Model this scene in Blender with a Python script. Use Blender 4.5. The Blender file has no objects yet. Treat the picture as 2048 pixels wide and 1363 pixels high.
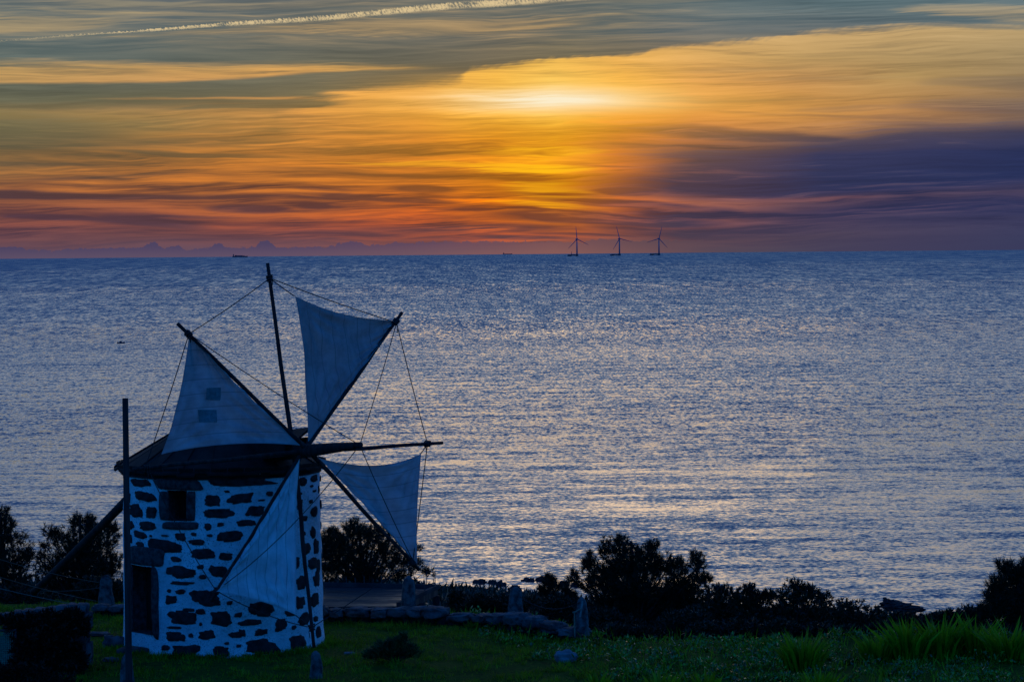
import bpy, math, random
import numpy as np
from mathutils import Vector, Matrix, noise as mnoise

random.seed(7)
rng = np.random.default_rng(11)
SC = bpy.context.scene
COL = SC.collection
R = math.radians

# ------------------------------------------------------------------ camera
CAM_Z = 60.0
FPX = 5689.0                      # focal length in photo pixels (100 mm on 36 mm, 2048 wide)
cd = bpy.data.cameras.new("camera")
cam = bpy.data.objects.new("camera", cd)
COL.objects.link(cam)
cd.lens = 100.0
cd.sensor_width = 36.0
cd.clip_start = 0.5
cd.clip_end = 60000.0
CAM_LOC = Vector((0.0, 0.0, CAM_Z))
CAM_ROT = Matrix.Rotation(R(90 - 1.885), 3, 'X') @ Matrix.Rotation(R(-0.5), 3, 'Z')
cam.matrix_world = Matrix.Translation(CAM_LOC) @ CAM_ROT.to_4x4()
SC.camera = cam


def ray(x, y):
    return CAM_ROT @ Vector(((x - 1024.0) / FPX, -(y - 681.5) / FPX, -1.0))


def at(x, y, Y):
    """point of the place that stands at depth Y on the line of sight of photo pixel x, y"""
    d = ray(x, y)
    return CAM_LOC + d * (Y / d.y)


def at_z(x, y, z):
    d = ray(x, y)
    return CAM_LOC + d * ((z - CAM_Z) / d.z)


# ------------------------------------------------------------------ node shorthand
def lin(c):
    out = []
    for v in c[:3]:
        v = v / 255.0
        out.append(v / 12.92 if v <= 0.04045 else ((v + 0.055) / 1.055) ** 2.4)
    return (out[0], out[1], out[2], 1.0)


class G:
    """tiny expression builder over a node tree"""

    def __init__(self, tree):
        self.t = tree
        self.n = tree.nodes
        self.l = tree.links

    def node(self, kind, **kw):
        nd = self.n.new(kind)
        for k, v in kw.items():
            setattr(nd, k, v)
        return nd

    def put(self, sock, v):
        if isinstance(v, E):
            self.l.new(v.s, sock)
        elif isinstance(v, bpy.types.NodeSocket):
            self.l.new(v, sock)
        elif v is not None:
            sock.default_value = v

    def m(self, op, a, b=None, c=None, clamp=False):
        nd = self.n.new('ShaderNodeMath')
        nd.operation = op
        nd.use_clamp = clamp
        self.put(nd.inputs[0], a)
        if b is not None:
            self.put(nd.inputs[1], b)
        if c is not None:
            self.put(nd.inputs[2], c)
        return E(self, nd.outputs[0])

    def xyz(self, x, y, z=0.0):
        nd = self.n.new('ShaderNodeCombineXYZ')
        for i, v in enumerate((x, y, z)):
            self.put(nd.inputs[i], v)
        return E(self, nd.outputs[0])

    def noise(self, vec, scale=1.0, detail=4.0, rough=0.55, dist=0.0, color=False, lac=2.0):
        nd = self.n.new('ShaderNodeTexNoise')
        self.put(nd.inputs['Vector'], vec)
        nd.inputs['Scale'].default_value = scale
        nd.inputs['Detail'].default_value = detail
        nd.inputs['Roughness'].default_value = rough
        nd.inputs['Lacunarity'].default_value = lac
        nd.inputs['Distortion'].default_value = dist
        return E(self, nd.outputs['Color' if color else 'Fac'])

    def sep(self, v):
        nd = self.n.new('ShaderNodeSeparateXYZ')
        self.put(nd.inputs[0], v)
        return [E(self, o) for o in nd.outputs]

    def ramp(self, fac, stops, interp='LINEAR'):
        nd = self.n.new('ShaderNodeValToRGB')
        cr = nd.color_ramp
        cr.interpolation = interp
        while len(cr.elements) < len(stops):
            cr.elements.new(0.5)
        for e, (p, c) in zip(cr.elements, stops):
            e.position = p
        for e, (p, c) in zip(cr.elements, stops):
            e.position = p
            e.color = c if len(c) == 4 else (c[0], c[1], c[2], 1)
        self.put(nd.inputs[0], fac)
        return E(self, nd.outputs[0])

    def curve(self, x, pts, lo, hi):
        """piecewise function of x"""
        x0, x1 = pts[0][0], pts[-1][0]
        t = (x - x0) / (x1 - x0)
        nd = self.n.new('ShaderNodeFloatCurve')
        cu = nd.mapping.curves[0]
        pp = [((px - x0) / (x1 - x0), (py - lo) / (hi - lo)) for px, py in pts]
        cu.points[0].location = pp[0]
        cu.points[1].location = pp[-1]
        for p in pp[1:-1]:
            cu.points.new(p[0], p[1])
        nd.mapping.update()
        self.put(nd.inputs['Value'], t)
        return E(self, nd.outputs[0]) * (hi - lo) + lo

    def group(self, name, ins, fn, color=False):
        """a node group built by fn(g, *inputs); returns a function that instances it"""
        gt = bpy.data.node_groups.new(name, 'ShaderNodeTree')
        for i in ins:
            gt.interface.new_socket(i, in_out='INPUT', socket_type='NodeSocketFloat')
        gt.interface.new_socket('out', in_out='OUTPUT', socket_type='NodeSocketColor' if color else 'NodeSocketFloat')
        sub = G(gt)
        gi = gt.nodes.new('NodeGroupInput')
        go = gt.nodes.new('NodeGroupOutput')
        r = fn(sub, *[E(sub, gi.outputs[i]) for i in range(len(ins))])
        gt.links.new(r.s, go.inputs[0])

        def call(*args):
            nd = self.n.new('ShaderNodeGroup')
            nd.node_tree = gt
            for i, v in enumerate(args):
                self.put(nd.inputs[i], v)
            return E(self, nd.outputs[0])
        return call

    def mix(self, f, a, b, blend='MIX'):
        nd = self.n.new('ShaderNodeMix')
        nd.data_type = 'RGBA'
        nd.blend_type = blend
        nd.clamp_factor = True
        self.put(nd.inputs[0], f)
        self.put(nd.inputs[6], a)
        self.put(nd.inputs[7], b)
        return E(self, nd.outputs[2])

    def ss(self, x, a, b):
        """smoothstep from a to b"""
        nd = self.n.new('ShaderNodeMapRange')
        nd.interpolation_type = 'SMOOTHSTEP'
        self.put(nd.inputs[0], x)
        self.put(nd.inputs[1], a)
        self.put(nd.inputs[2], b)
        return E(self, nd.outputs[0])

    def lerp(self, x, a, b):
        nd = self.n.new('ShaderNodeMapRange')
        self.put(nd.inputs[0], x)
        self.put(nd.inputs[1], a)
        self.put(nd.inputs[2], b)
        return E(self, nd.outputs[0])


class E:
    def __init__(self, g, s):
        self.g, self.s = g, s

    def __add__(self, o): return self.g.m('ADD', self, o)
    def __radd__(self, o): return self.g.m('ADD', o, self)
    def __sub__(self, o): return self.g.m('SUBTRACT', self, o)
    def __rsub__(self, o): return self.g.m('SUBTRACT', o, self)
    def __mul__(self, o): return self.g.m('MULTIPLY', self, o)
    def __rmul__(self, o): return self.g.m('MULTIPLY', o, self)
    def __truediv__(self, o): return self.g.m('DIVIDE', self, o)
    def __neg__(self): return self.g.m('MULTIPLY', self, -1.0)
    def max(self, o): return self.g.m('MAXIMUM', self, o)
    def min(self, o): return self.g.m('MINIMUM', self, o)
    def clamp(self): return self.g.m('ADD', self, 0.0, clamp=True)
    def abs(self): return self.g.m('ABSOLUTE', self)
    def pow(self, o): return self.g.m('POWER', self, o)
    def exp(self): return self.g.m('EXPONENT', self)


# ------------------------------------------------------------------ world: dusk sky
SUN_EL, SUN_AZ = R(3.0), R(0.9)      # the sun, behind cloud just right of the view's middle

world = bpy.data.worlds.new("World")
world.use_nodes = True
wt = world.node_tree
wt.nodes.clear()
g = G(wt)
tc = g.node('ShaderNodeTexCoord')
dx, dy, dz = g.sep(tc.outputs['Generated'])
az = g.m('ARCTAN2', dx, dy)
el = g.m('ARCSINE', dz)
# X, Y: angles from the horizon under the sun, in thousandths-of-5689th of a radian, Y downwards
X0 = az * FPX + 1024.0
Y0 = 494.0 - el * FPX

# slow warp + streak fields of the cirrus
P = g.xyz(X0 / 1000.0, Y0 / 1000.0, 0.0)
w1 = g.noise(g.xyz(X0 / 560.0, Y0 / 90.0, 3.1), 1.0, 3.0, 0.5)
w2 = g.noise(g.xyz(X0 / 190.0, Y0 / 22.0, 9.7), 1.0, 4.0, 0.6)
warp = (w1 - 0.5) * 44.0 + (w2 - 0.5) * 11.0
X = X0
Y = Y0 + warp
Ys = Y0 + (w2 - 0.5) * 9.0
sA = g.noise(g.xyz(X0 / 430.0, (Y + X0 * -0.015) / 17.0, 1.3), 1.0, 4.0, 0.6)       # broad streaks
sB = g.noise(g.xyz(X0 / 230.0, (Y + X0 * 0.03) / 5.0, 5.3), 1.0, 3.0, 0.6)
sM = g.ss(g.noise(g.xyz(X0 / 380.0, Y0 / 70.0, 12.3), 1.0, 2.0, 0.5), 0.34, 0.68)       # fine wisps
sC = g.noise(g.xyz(X0 / 120.0, (Y0 + (w2 - 0.5) * 14.0 + X0 * 0.06) / 3.0, 8.8), 1.0, 2.0, 0.6)
sM2 = g.ss(g.noise(g.xyz(X0 / 260.0, Y0 / 45.0, 17.0), 1.0, 2.0, 0.5), 0.42, 0.68)
streak = (sA - 0.5) * 3.1 + (sB - 0.5) * (sM * 1.9 + 0.6) + (sC - 0.5) * sM2 * 1.6
X = X0 + streak * 42.0
Y = Y + streak * 2.0


def grid(xs, rows):
    """colour field: rows [(y, [colours at xs])]; blended along y"""
    def fn(q, x, y_):
        t = (x - xs[0]) / (xs[-1] - xs[0])
        out = None
        prev = None
        for y, cols in rows:
            st = [((a - xs[0]) / (xs[-1] - xs[0]), lin(c)) for a, c in zip(xs, cols)]
            r = q.ramp(t, st)
            out = r if out is None else q.mix(q.lerp(y_, prev, y), out, r)
            prev = y
        return out
    return g.group('cloud_colours', ['x', 'y'], fn, True)(X, Y)


XS = [-100, 300, 600, 850, 1000, 1110, 1250, 1400, 1600, 1800, 2100]
LIT = grid(XS, [
    (0,   [(150,138,112),(140,132,110),(142,130,108),(160,140,108),(150,134,108),(140,128,104),(130,125,108),(125,125,112),(118,125,118),(120,130,126),(140,142,132)]),
    (70,  [(172,148,105),(165,142,104),(165,138,98),(170,142,100),(175,142,95),(175,142,95),(190,155,98),(200,163,108),(205,168,112),(190,158,108),(182,155,110)]),
    (120, [(190,155,98),(195,155,95),(205,158,90),(210,162,84),(228,176,84),(235,182,84),(228,172,86),(215,166,95),(192,155,98),(178,148,100),(160,138,100)]),
    (165, [(180,145,90),(190,143,88),(215,152,84),(238,169,78),(250,187,74),(252,200,92),(246,181,76),(224,160,84),(196,145,88),(180,146,92),(150,128,95)]),
    (205, [(150,128,80),(172,131,80),(220,154,80),(242,169,72),(252,191,72),(250,204,120),(252,191,76),(232,160,74),(206,148,80),(182,138,84),(135,112,88)]),
    (240, [(128,116,74),(160,128,74),(205,141,70),(232,156,58),(250,177,52),(252,187,60),(240,158,48),(220,145,66),(206,143,72),(182,131,80),(120,100,85)]),
    (280, [(125,108,70),(170,118,62),(202,131,56),(212,133,46),(236,152,34),(246,168,34),(216,133,44),(190,118,66),(170,118,80),(140,105,85),(95,82,88)]),
    (320, [(140,108,68),(188,118,54),(214,129,48),(216,127,40),(236,143,30),(248,166,26),(220,126,46),(168,103,72),(100,82,84),(78,70,86),(62,62,86)]),
    (365, [(150,98,62),(190,112,52),(208,122,46),(212,120,38),(236,138,26),(250,166,18),(226,124,42),(168,102,72),(88,72,84),(74,68,86),(60,60,88)]),
    (410, [(140,84,64),(158,90,58),(190,104,48),(224,110,32),(240,126,20),(252,156,16),(228,118,48),(158,94,74),(114,80,84),(104,76,88),(80,68,90)]),
    (445, [(126,74,70),(138,78,66),(168,84,56),(206,94,44),(240,118,24),(246,132,24),(200,102,58),(146,86,76),(98,72,84),(78,66,88),(62,62,92)]),
    (472, [(106,72,80),(114,74,76),(130,76,72),(160,82,60),(214,96,46),(226,106,42),(150,86,70),(104,74,80),(82,68,84),(72,64,88),(58,60,92)]),
    (500, [(94,76,96),(98,78,96),(108,80,92),(124,84,86),(140,88,80),(140,90,80),(110,80,84),(88,72,84),(76,68,88),(66,62,90),(56,60,92)]),
])
SHX = [-100, 300, 650, 1000, 1150, 1350, 1650, 2100]
SHD = grid(SHX, [
    (0,   [(104,114,114),(100,110,114),(104,110,108),(104,110,106),(98,108,108),(92,108,112),(90,112,118),(92,116,124)]),
    (70,  [(92,108,110),(92,106,108),(102,106,100),(104,104,96),(100,104,98),(92,104,108),(90,104,110),(96,114,120)]),
    (130, [(94,108,104),(98,104,96),(108,104,86),(114,102,80),(116,104,78),(130,112,84),(150,126,90),(130,116,92)]),
    (190, [(104,104,84),(106,102,80),(112,102,78),(190,138,60),(214,160,70),(170,130,72),(140,116,82),(110,98,86)]),
    (250, [(106,102,76),(122,104,70),(154,114,58),(196,130,38),(216,142,32),(160,112,60),(112,90,82),(76,72,88)]),
    (310, [(92,86,68),(112,88,60),(150,100,46),(176,110,30),(196,120,24),(112,82,72),(56,56,86),(40,50,90)]),
    (370, [(84,62,64),(98,66,58),(122,74,50),(160,92,26),(180,102,20),(84,64,74),(48,52,86),(38,48,88)]),
    (425, [(84,58,70),(90,60,66),(104,64,62),(128,68,38),(138,74,36),(72,58,76),(56,54,86),(46,52,90)]),
    (470, [(86,62,78),(90,64,76),(96,64,72),(104,66,66),(108,66,62),(76,62,78),(64,58,84),(50,54,90)]),
    (500, [(84,76,98),(86,76,98),(92,76,92),(100,76,86),(104,78,84),(80,68,84),(68,62,88),(54,58,92)]),
])


def _blob(q, x, y, st, cx, cy, rx, ry, slope, k):
    dx_ = x - cx
    a = dx_ / rx
    b = (y - cy - dx_ * slope) / ry
    r2 = a * a + b * b + (st * -1.7)
    return q.ss(r2, 2.1, 0.0) * k


_streak_group = g.group('cloud_streak', ['x', 'y', 'st', 'cx', 'cy', 'rx', 'ry', 'slope', 'k'], _blob)


def blob(cx, cy, rx, ry, slope=0.0, k=0.9):
    """soft lens-shaped streak of cloud centred cx, cy"""
    return _streak_group(X, Y, streak, cx, cy, rx, ry, slope, k)


# --- how much of the last light reaches the cloud
edgeA = g.curve(X0, [(380, 232), (600, 212), (680, 190), (760, 174), (920, 158), (950, 136), (1024, 129), (1150, 118),
                     (1285, 113), (1312, 104), (1400, 95), (1536, 87), (1640, 74), (1760, 68), (1850, 66), (2100, 80)], 50, 250)
ripple = (g.noise(g.xyz(X0 / 14.0 + Y0 / 9.0, Y0 / 12.0, 2.2), 1.0, 2.0, 0.5) - 0.5) * 7.0
dA = Ys + ripple + (w1 - 0.5) * 14.0 - edgeA + (sB - 0.5) * 10.0
feather = g.curve(X0, [(400, 30), (700, 22), (930, 14), (1030, 7), (1300, 8), (1500, 8), (1750, 14), (2100, 26)], 0, 40)
aA = g.ss(dA + (sA - 0.5) * feather * 2.4, feather * -0.6, feather) * g.ss(X0, 420.0, 720.0)
aL = g.ss(Ys, 196.0, 232.0) * (1.0 - g.ss(X0, 420.0, 720.0)) * 0.8
botB = g.curve(X0, [(-100, 164), (300, 163), (520, 152), (700, 141), (900, 137), (1000, 134)], 100, 200)
topB = g.curve(X0, [(-100, 122), (200, 118), (400, 122), (600, 124), (800, 128), (900, 134), (1000, 137)], 100, 200)
Yb = Ys + (w1 - 0.5) * 10.0
bB = g.ss(Yb - topB + (sA - 0.5) * 26.0 + (sB - 0.5) * 18.0, -6.0, 20.0) * (1.0 - g.ss(Yb - botB, -6.0, 3.0)) * (1.0 - g.ss(X0, 800.0, 960.0)) * 0.95
thin = (((Ys - 195.0 + X0 * 0.002) / 2.2).pow(2.0) * -1.0).exp() * g.ss(X0, 150.0, 330.0) * (1.0 - g.ss(X0, 560.0, 700.0)) * 0.6
low = g.ss(Ys, 235.0, 300.0)
lit = aA.max(aL).max(bB).max(thin)
upper_wisps = ((sA - 0.38) * 2.4 + (sB - 0.5) * 1.2).clamp() * g.ss(Ys, 125.0, 20.0) * 0.95 * (1.0 - g.ss(X0, 1150.0, 1500.0) * 0.8)
pale = blob(820, 50, 330, 17, -0.02, 0.75).max(blob(420, 8, 420, 9, 0.0, .6)).max(blob(640, 62, 330, 9, -.03, .5)).max(blob(1250, 5, 260, 7, 0., .6)).max(blob(250, 25, 200, 6, .03, .5)).max(blob(60, 48, 190, 14, -0.03, 0.6)).max(blob(1960, 46, 130, 16, 0.1, 0.6))
lit = lit.max(upper_wisps).max(pale)
lit = lit + streak * 0.42 * g.ss(lit, 0.1, 0.6)
dk = blob(1720, 325, 330, 34, 0.03, 1.1)
for b in [
    (1930, 300, 300, 30, 0.0, 1.0), (1460, 322, 110, 18, -0.05, .75), (1400, 270, 190, 7, 0.06, .7), (1560, 275, 220, 8, 0.07, .7),
    (1620, 372, 420, 26, 0.0, .85), (1500, 345, 180, 32, .0, .75), (1800, 345, 330, 40, 0., .9), (1400, 310, 90, 14, .04, .5), (1850, 430, 330, 22, -.02, .6), (1450, 462, 220, 12, 0., .6), (1260, 386, 75, 8, 0.02, .95), (1130, 392, 110, 5, .04, .5), (1240, 412, 150, 8, 0.05, .8),
    (1210, 440, 210, 10, 0.02, .95), (1370, 428, 120, 10, 0.0, .7), (950, 458, 190, 9, 0.0, .65), (700, 466, 120, 5, 0.02, .5),
    (150, 386, 300, 8, 0.012, .85), (430, 390, 170, 5, 0.03, .5), (120, 430, 110, 5, 0.06, .9), (290, 440, 110, 10, 0.08, .8),
    (330, 430, 120, 4, 0.0, .6), (500, 414, 75, 7, 0.06, .85), (610, 410, 40, 7, 0.05, .6), (690, 393, 60, 5, .04, .8),
    (800, 402, 110, 5, 0.06, .8), (845, 379, 62, 8, 0.05, .85), (640, 377, 70, 4, .05, .5), (700, 396, 190, 3, .02, .5),
    (780, 345, 150, 6, 0.04, .55), (650, 335, 110, 5, 0.03, .45), (990, 345, 130, 6, .05, .6), (760, 292, 180, 8, 0.02, .5),
    (400, 301, 170, 4, 0.03, .75), (80, 282, 260, 14, 0.0, .6), (950, 425, 60, 4, 0.02, .8), (1050, 425, 70, 4, .06, .7),
    (1100, 433, 40, 3, 0.02, .8), (1080, 358, 140, 5, .05, .6), (1230, 330, 90, 3, .1, .6), (1120, 302, 110, 3, -.06, .5),
    (1250, 290, 180, 4, 0.0, .5), (1040, 475, 110, 4, .04, .6), (1160, 470, 110, 4, .02, .6), (1280, 455, 110, 7, 0., .5),
    (1690, 455, 300, 14, 0.0, .5), (1640, 165, 150, 5, 0.02, .35), (1980, 185, 110, 12, 0.05, .6), (1700, 228, 110, 5, 0.02, .4),
    (1900, 265, 140, 6, .05, .5), (60, 258, 190, 30, 0., .8), (560, 212, 140, 6, -.02, .8), (330, 277, 330, 8, .015, .55), (330, 243, 150, 10, 0., .45),
    (650, 262, 260, 4, .02, .5), (1040, 262, 150, 5, 0, .35), (880, 300, 160, 4, .02, .45), (60, 318, 160, 4, .02, .4), (230, 345, 150, 5, -.05, .45),
    (1330, 375, 90, 6, .0, .6), (1420, 345, 130, 10, -.03, .6), (1540, 430, 120, 8, -.02, .5), (1100, 318, 80, 3, .04, .5), (1950, 230, 130, 16, .03, .6), (1480, 205, 170, 4, 0.0, .4), (1480, 142, 130, 5, -.03, .3), (1640, 240, 230, 4, .06, .3),
]:
    dk = dk.max(blob(*b))
lit_low = 0.64 + streak * 0.95
lit = lit * (1.0 - low) + lit_low * low
lit = (lit - dk * 0.95).clamp()
pinks = blob(1620, 403, 110, 4, 0.0, .8).max(blob(1500, 410, 70, 5, -.05, .5)).max(blob(1340, 420, 90, 4, .03, .6))
lit = lit.max(pinks * 0.55)
sky = g.mix(lit, SHD, LIT)
gain = 1.0 + streak * 0.27 * g.ss(Y0, 500.0, 440.0)
sky = g.mix(1.0, sky, g.xyz(gain, gain, gain), 'MULTIPLY')
pinkc = g.mix(pinks * 0.35, sky, lin((160, 98, 88)))
sky = pinkc
# the veiled sun and the column of glow beneath it
ga = (X - 1105.0) / 175.0
gb = (Y - 204.0) / 23.0
gr = (ga * ga + gb * gb) + streak * -0.55
core = (gr * -1.0).exp().min(1.0)
sky = g.mix(core * 0.96, sky, lin((252, 238, 205)))
gl2 = (((X - 1110.0) / 330.0).pow(2.0) + ((Y - 208.0) / 40.0).pow(2.0)) * -1.0
sky = g.mix((gl2.exp() * 0.35) * (1.0 - core), sky, lin((255, 205, 70)))
hot = blob(1060, 300, 120, 6, 0.0, .6).max(blob(1085, 362, 60, 6, .03, .7)).max(blob(1000, 352, 90, 4, .02, .5)).max(blob(1150, 405, 60, 5, .04, .6)).max(blob(880, 322, 160, 5, .03, .45)).max(blob(1080, 336, 90, 9, 0.0, .9)).max(blob(1090, 385, 80, 14, 0.05, .6)).max(blob(1020, 325, 60, 5, .03, .7)).max(blob(1090, 418, 70, 7, .04, .5))
sky = g.mix(hot * lit * 0.7, sky, lin((255, 196, 26)))

# condensation trail
ctc = g.curve(X0, [(-100, 88), (0, 84), (130, 73), (300, 61), (500, 46), (640, 38), (760, 27), (900, 15), (1024, 8), (1200, -3), (1500, -18)], -30, 100)
ctw = g.curve(X0, [(-100, 0.6), (0, 1.2), (120, 2.2), (260, 2.0), (330, 3.2), (480, 5), (650, 6.5), (850, 8.5), (1024, 9.5), (1300, 8)], 0, 12)
tuft = g.noise(g.xyz(X0 / 4.0 - Y0 / 9.0, Y0 / 6.0, 0.0), 1.0, 3.0, 0.6)
tuft2 = g.noise(g.xyz(X0 / 60.0, 0.0, 4.0), 1.0, 3.0, 0.6)
ctd = ((Y0 - ctc + (tuft - 0.5) * 10.0).abs()) / (ctw * 0.85 + 0.01)
ctm = (1.0 - g.ss(ctd, 0.45, 1.1)) * g.ss(tuft + tuft2 * 0.8, 0.66, 1.05) * (0.25 + 0.75 * g.ss(X0, 60.0, 330.0)) * (1.0 - g.ss(X0, 1020.0, 1280.0) * 0.85)
sky = g.mix(ctm * 0.9, sky, lin((226, 200, 150)))

# far cumulus bank standing on the horizon
cb1 = g.noise(g.xyz(X0 / 130.0, 0.5, 0.0), 1.0, 4.0, 0.55)
cb2 = g.noise(g.xyz(X0 / 15.0, Y0 / 14.0, 7.0), 1.0, 4.0, 0.65)
cbt = g.curve(X0, [(-100, 487), (20, 486), (100, 491), (190, 489), (285, 487), (302, 478), (315, 477), (330, 489), (360, 487), (380, 492), (425, 490), (437, 482),
                   (470, 491), (512, 488), (527, 478), (540, 477), (555, 490), (620, 490), (665, 490), (700, 480), (725, 482), (745, 487), (820, 482),
                   (850, 483), (920, 482), (1000, 483), (1170, 484), (1205, 480), (1260, 483), (1320, 483), (1500, 487), (1800, 492)], 460, 520)
cbm = g.ss(Y0 - cbt + (cb2 - 0.5) * 20.0 + (cb1 - 0.5) * 7.0, -0.7, 1.0) * (1.0 - g.ss(X0, 1300.0, 1480.0))
cbl = g.ss(Y0, 480.0, 512.0)
XT = (X0 + 100.0) / 2200.0
bank_hi = g.ramp(XT, [(0.0, lin((72, 66, 98))), (0.3, lin((74, 66, 98))), (0.42, lin((94, 72, 94))), (0.55, lin((118, 82, 86))), (0.65, lin((92, 72, 82))), (1.0, lin((60, 60, 90)))])
bank_lo = g.ramp(XT, [(0.0, lin((92, 78, 102))), (0.3, lin((98, 80, 102))), (0.42, lin((112, 84, 96))), (0.55, lin((136, 92, 88))), (0.65, lin((106, 78, 84))), (1.0, lin((58, 60, 92)))])
sky = g.mix(cbm * 0.92, sky, g.mix(cbl, bank_hi, bank_lo))

# --- the rest of the dome: clear dusk sky
nish = g.node('ShaderNodeTexSky')
nish.sky_type = 'NISHITA'
nish.sun_disc = False
nish.sun_elevation = SUN_EL
nish.sun_rotation = SUN_AZ
nish.air_density = 1.2
nish.dust_density = 0.6
nish.ozone_density = 3.0
deg = el * (180.0 / math.pi)
aaz = (az - SUN_AZ).abs() * (180.0 / math.pi)
dome = g.ramp(g.lerp(deg, -10.0, 90.0), [
    (0.00, (0.003, 0.012, 0.04, 1)), (0.09, (0.005, 0.03, 0.10, 1)), (0.13, (0.012, 0.20, 0.66, 1)),
    (0.30, (0.012, 0.21, 0.72, 1)), (0.60, (0.006, 0.13, 0.50, 1)), (1.0, (0.004, 0.09, 0.38, 1))])
dome = g.mix(1.0, dome, g.mix(0.55, (1, 1, 1, 1), nish.outputs[0], 'MIX'), 'MULTIPLY')
front_hi = g.ramp(g.lerp(deg, 0.0, 60.0), [
    (0.0, lin((120, 112, 110))), (0.085, lin((112, 118, 116))), (0.15, lin((204, 196, 186))), (0.25, lin((206, 210, 214))),
    (0.42, lin((150, 180, 210))), (0.62, lin((70, 118, 180))), (1.0, lin((36, 80, 150)))])
front_hi = g.mix(g.ss(aaz, 4.0, 19.0), front_hi, g.mix(1.0, front_hi, (0.50, 0.66, 0.86, 1), 'MULTIPLY'))
fmask = 1.0 - g.ss(aaz, 22.0, 75.0)
dome = g.mix(fmask * g.ss(deg, -0.5, 1.0), dome, front_hi)
warmz = (((az - SUN_AZ) * 57.3 / 7.0).pow(2.0) + ((deg - 9.0) / 5.0).pow(2.0)) * -1.0
dome = g.mix(warmz.exp() * 0.65, dome, (1.4, 1.0, 0.64, 1))
inside = g.ss(Y0, -150.0, -20.0) * (1.0 - g.ss((X0 - 1024.0).abs(), 1060.0, 1900.0)) * g.m('GREATER_THAN', dy, 0.0)
final = g.mix(inside, dome, sky)
bg = g.node('ShaderNodeBackground')
g.put(bg.inputs['Color'], final)
bg.inputs['Strength'].default_value = 1.0
wo = g.node('ShaderNodeOutputWorld')
wt.links.new(bg.outputs[0], wo.inputs[0])
SC.world = world
world.cycles.sampling_method = 'NONE'

# ------------------------------------------------------------------ sun (veiled by cloud) and exposure
sl = bpy.data.lights.new("sun", 'SUN')
sl.energy = 0.02
sl.angle = R(12.0)
sl.color = (1.0, 0.62, 0.30)
sun = bpy.data.objects.new("sun", sl)
COL.objects.link(sun)
sun.rotation_euler = Vector((math.sin(SUN_AZ) * math.cos(SUN_EL), math.cos(SUN_AZ) * math.cos(SUN_EL), math.sin(SUN_EL))).to_track_quat('Z', 'Y').to_euler()
SC.view_settings.view_transform = 'Standard'
SC.view_settings.look = 'None'
SC.view_settings.exposure = 0.0
SC.view_settings.gamma = 1.0
SC.view_settings.use_curve_mapping = False
SC.render.engine = 'CYCLES'
SC.cycles.max_bounces = 6
SC.cycles.transparent_max_bounces = 8
SC.cycles.use_adaptive_sampling = False
SC.cycles.use_denoising = True

# ------------------------------------------------------------------ mesh helpers
def new_mat(name):
    m = bpy.data.materials.new(name)
    m.use_nodes = True
    m.node_tree.nodes.clear()
    return m, G(m.node_tree)


def mesh_obj(name, V, F, mats, parent=None, smooth=False, mi=None):
    me = bpy.data.meshes.new(name)
    me.from_pydata([tuple(v) for v in V], [], F)
    for m in (mats if isinstance(mats, (list, tuple)) else [mats]):
        me.materials.append(m)
    if mi is not None:
        me.polygons.foreach_set('material_index', mi)
    if smooth:
        me.polygons.foreach_set('use_smooth', [True] * len(me.polygons))
    me.update()
    o = bpy.data.objects.new(name, me)
    COL.objects.link(o)
    if parent is not None:
        o.parent = parent
        o.matrix_parent_inverse = Matrix.Identity(4)
        o.matrix_basis = parent.matrix_basis.inverted() if parent.parent is None else (parent.parent.matrix_basis @ parent.matrix_basis).inverted()
    return o


# ------------------------------------------------------------------ sea
HORIZON = 24400.0
m, q = new_mat("sea_water")
geo = q.node('ShaderNodeNewGeometry')
px, py, pz = q.sep(geo.outputs['Position'])


def wave(sx, sy, seed, detail=3.0, rough=0.6, skew=0.0):
    return q.noise(q.xyz((px + py * skew) / sx, py / sy, seed), 1.0, detail, rough)


def band(y0, y1, y2, y3):
    """weight of a wave family over the distance offshore"""
    return q.ss(py, y0, y1) * (1.0 - q.ss(py, y2, y3))


fam = [  # width, length, weight window: chop nearshore, longer seas offshore
    (1.05, 1.1, 0, 1, 800, 1500), (1.35, 4.6, 600, 1000, 1900, 2900), (2.4, 22.0, 1400, 2200, 4000, 5600),
    (5.4, 100.0, 3000, 4600, 8000, 12000), (10.0, 380.0, 6200, 9500, 40000, 50000)]
sl_y = None
sl_x = None
for i, (a, b, y0, y1, y2, y3) in enumerate(fam):
    w = band(y0, y1, y2, y3) * (1.0, 1.0, 0.95, 0.8, 0.5)[i]
    n1 = (wave(a, b, 1.7 + i * 3.1, 4.0, 0.72) - 0.5) * w
    n1 = n1 + (wave(a * 5.0, b * 3.2, 4.4 + i * 2.7, 3.0, 0.6, 0.05) - 0.5) * w * 0.38
    n2 = (wave(a * 1.3, b * 1.1, 8.9 + i * 2.3, 2.0, 0.5) - 0.5) * w
    sl_y = n1 if sl_y is None else sl_y + n1
    sl_x = n2 if sl_x is None else sl_x + n2
swell = (wave(75.0, 15.0, 21.0, 3.0, 0.5, -0.12) - 0.5) * (1.0 - q.ss(py, 800.0, 2200.0)) + (wave(18.0, 7.0, 27.0, 2.0, 0.5, -0.1) - 0.5) * 0.7 * (1.0 - q.ss(py, 700.0, 1500.0))
swell2 = (wave(260.0, 190.0, 31.0, 3.0, 0.5, 0.2) - 0.5)
base = q.curve(q.m('LOGARITHM', py.max(1.0), 10.0), [(2.6, .13), (2.9, .15), (3.2, .20), (3.6, .275), (4.0, .32), (4.5, .325)], 0.0, 0.5)
steep = base + sl_y * 1.2 + swell * 0.42 + swell2 * 0.12
ny = -(steep.max(0.012))
nx = sl_x * 0.5
nrm = q.node('ShaderNodeVectorMath', operation='NORMALIZE')
q.put(nrm.inputs[0], q.xyz(nx, ny, 1.0))
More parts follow.
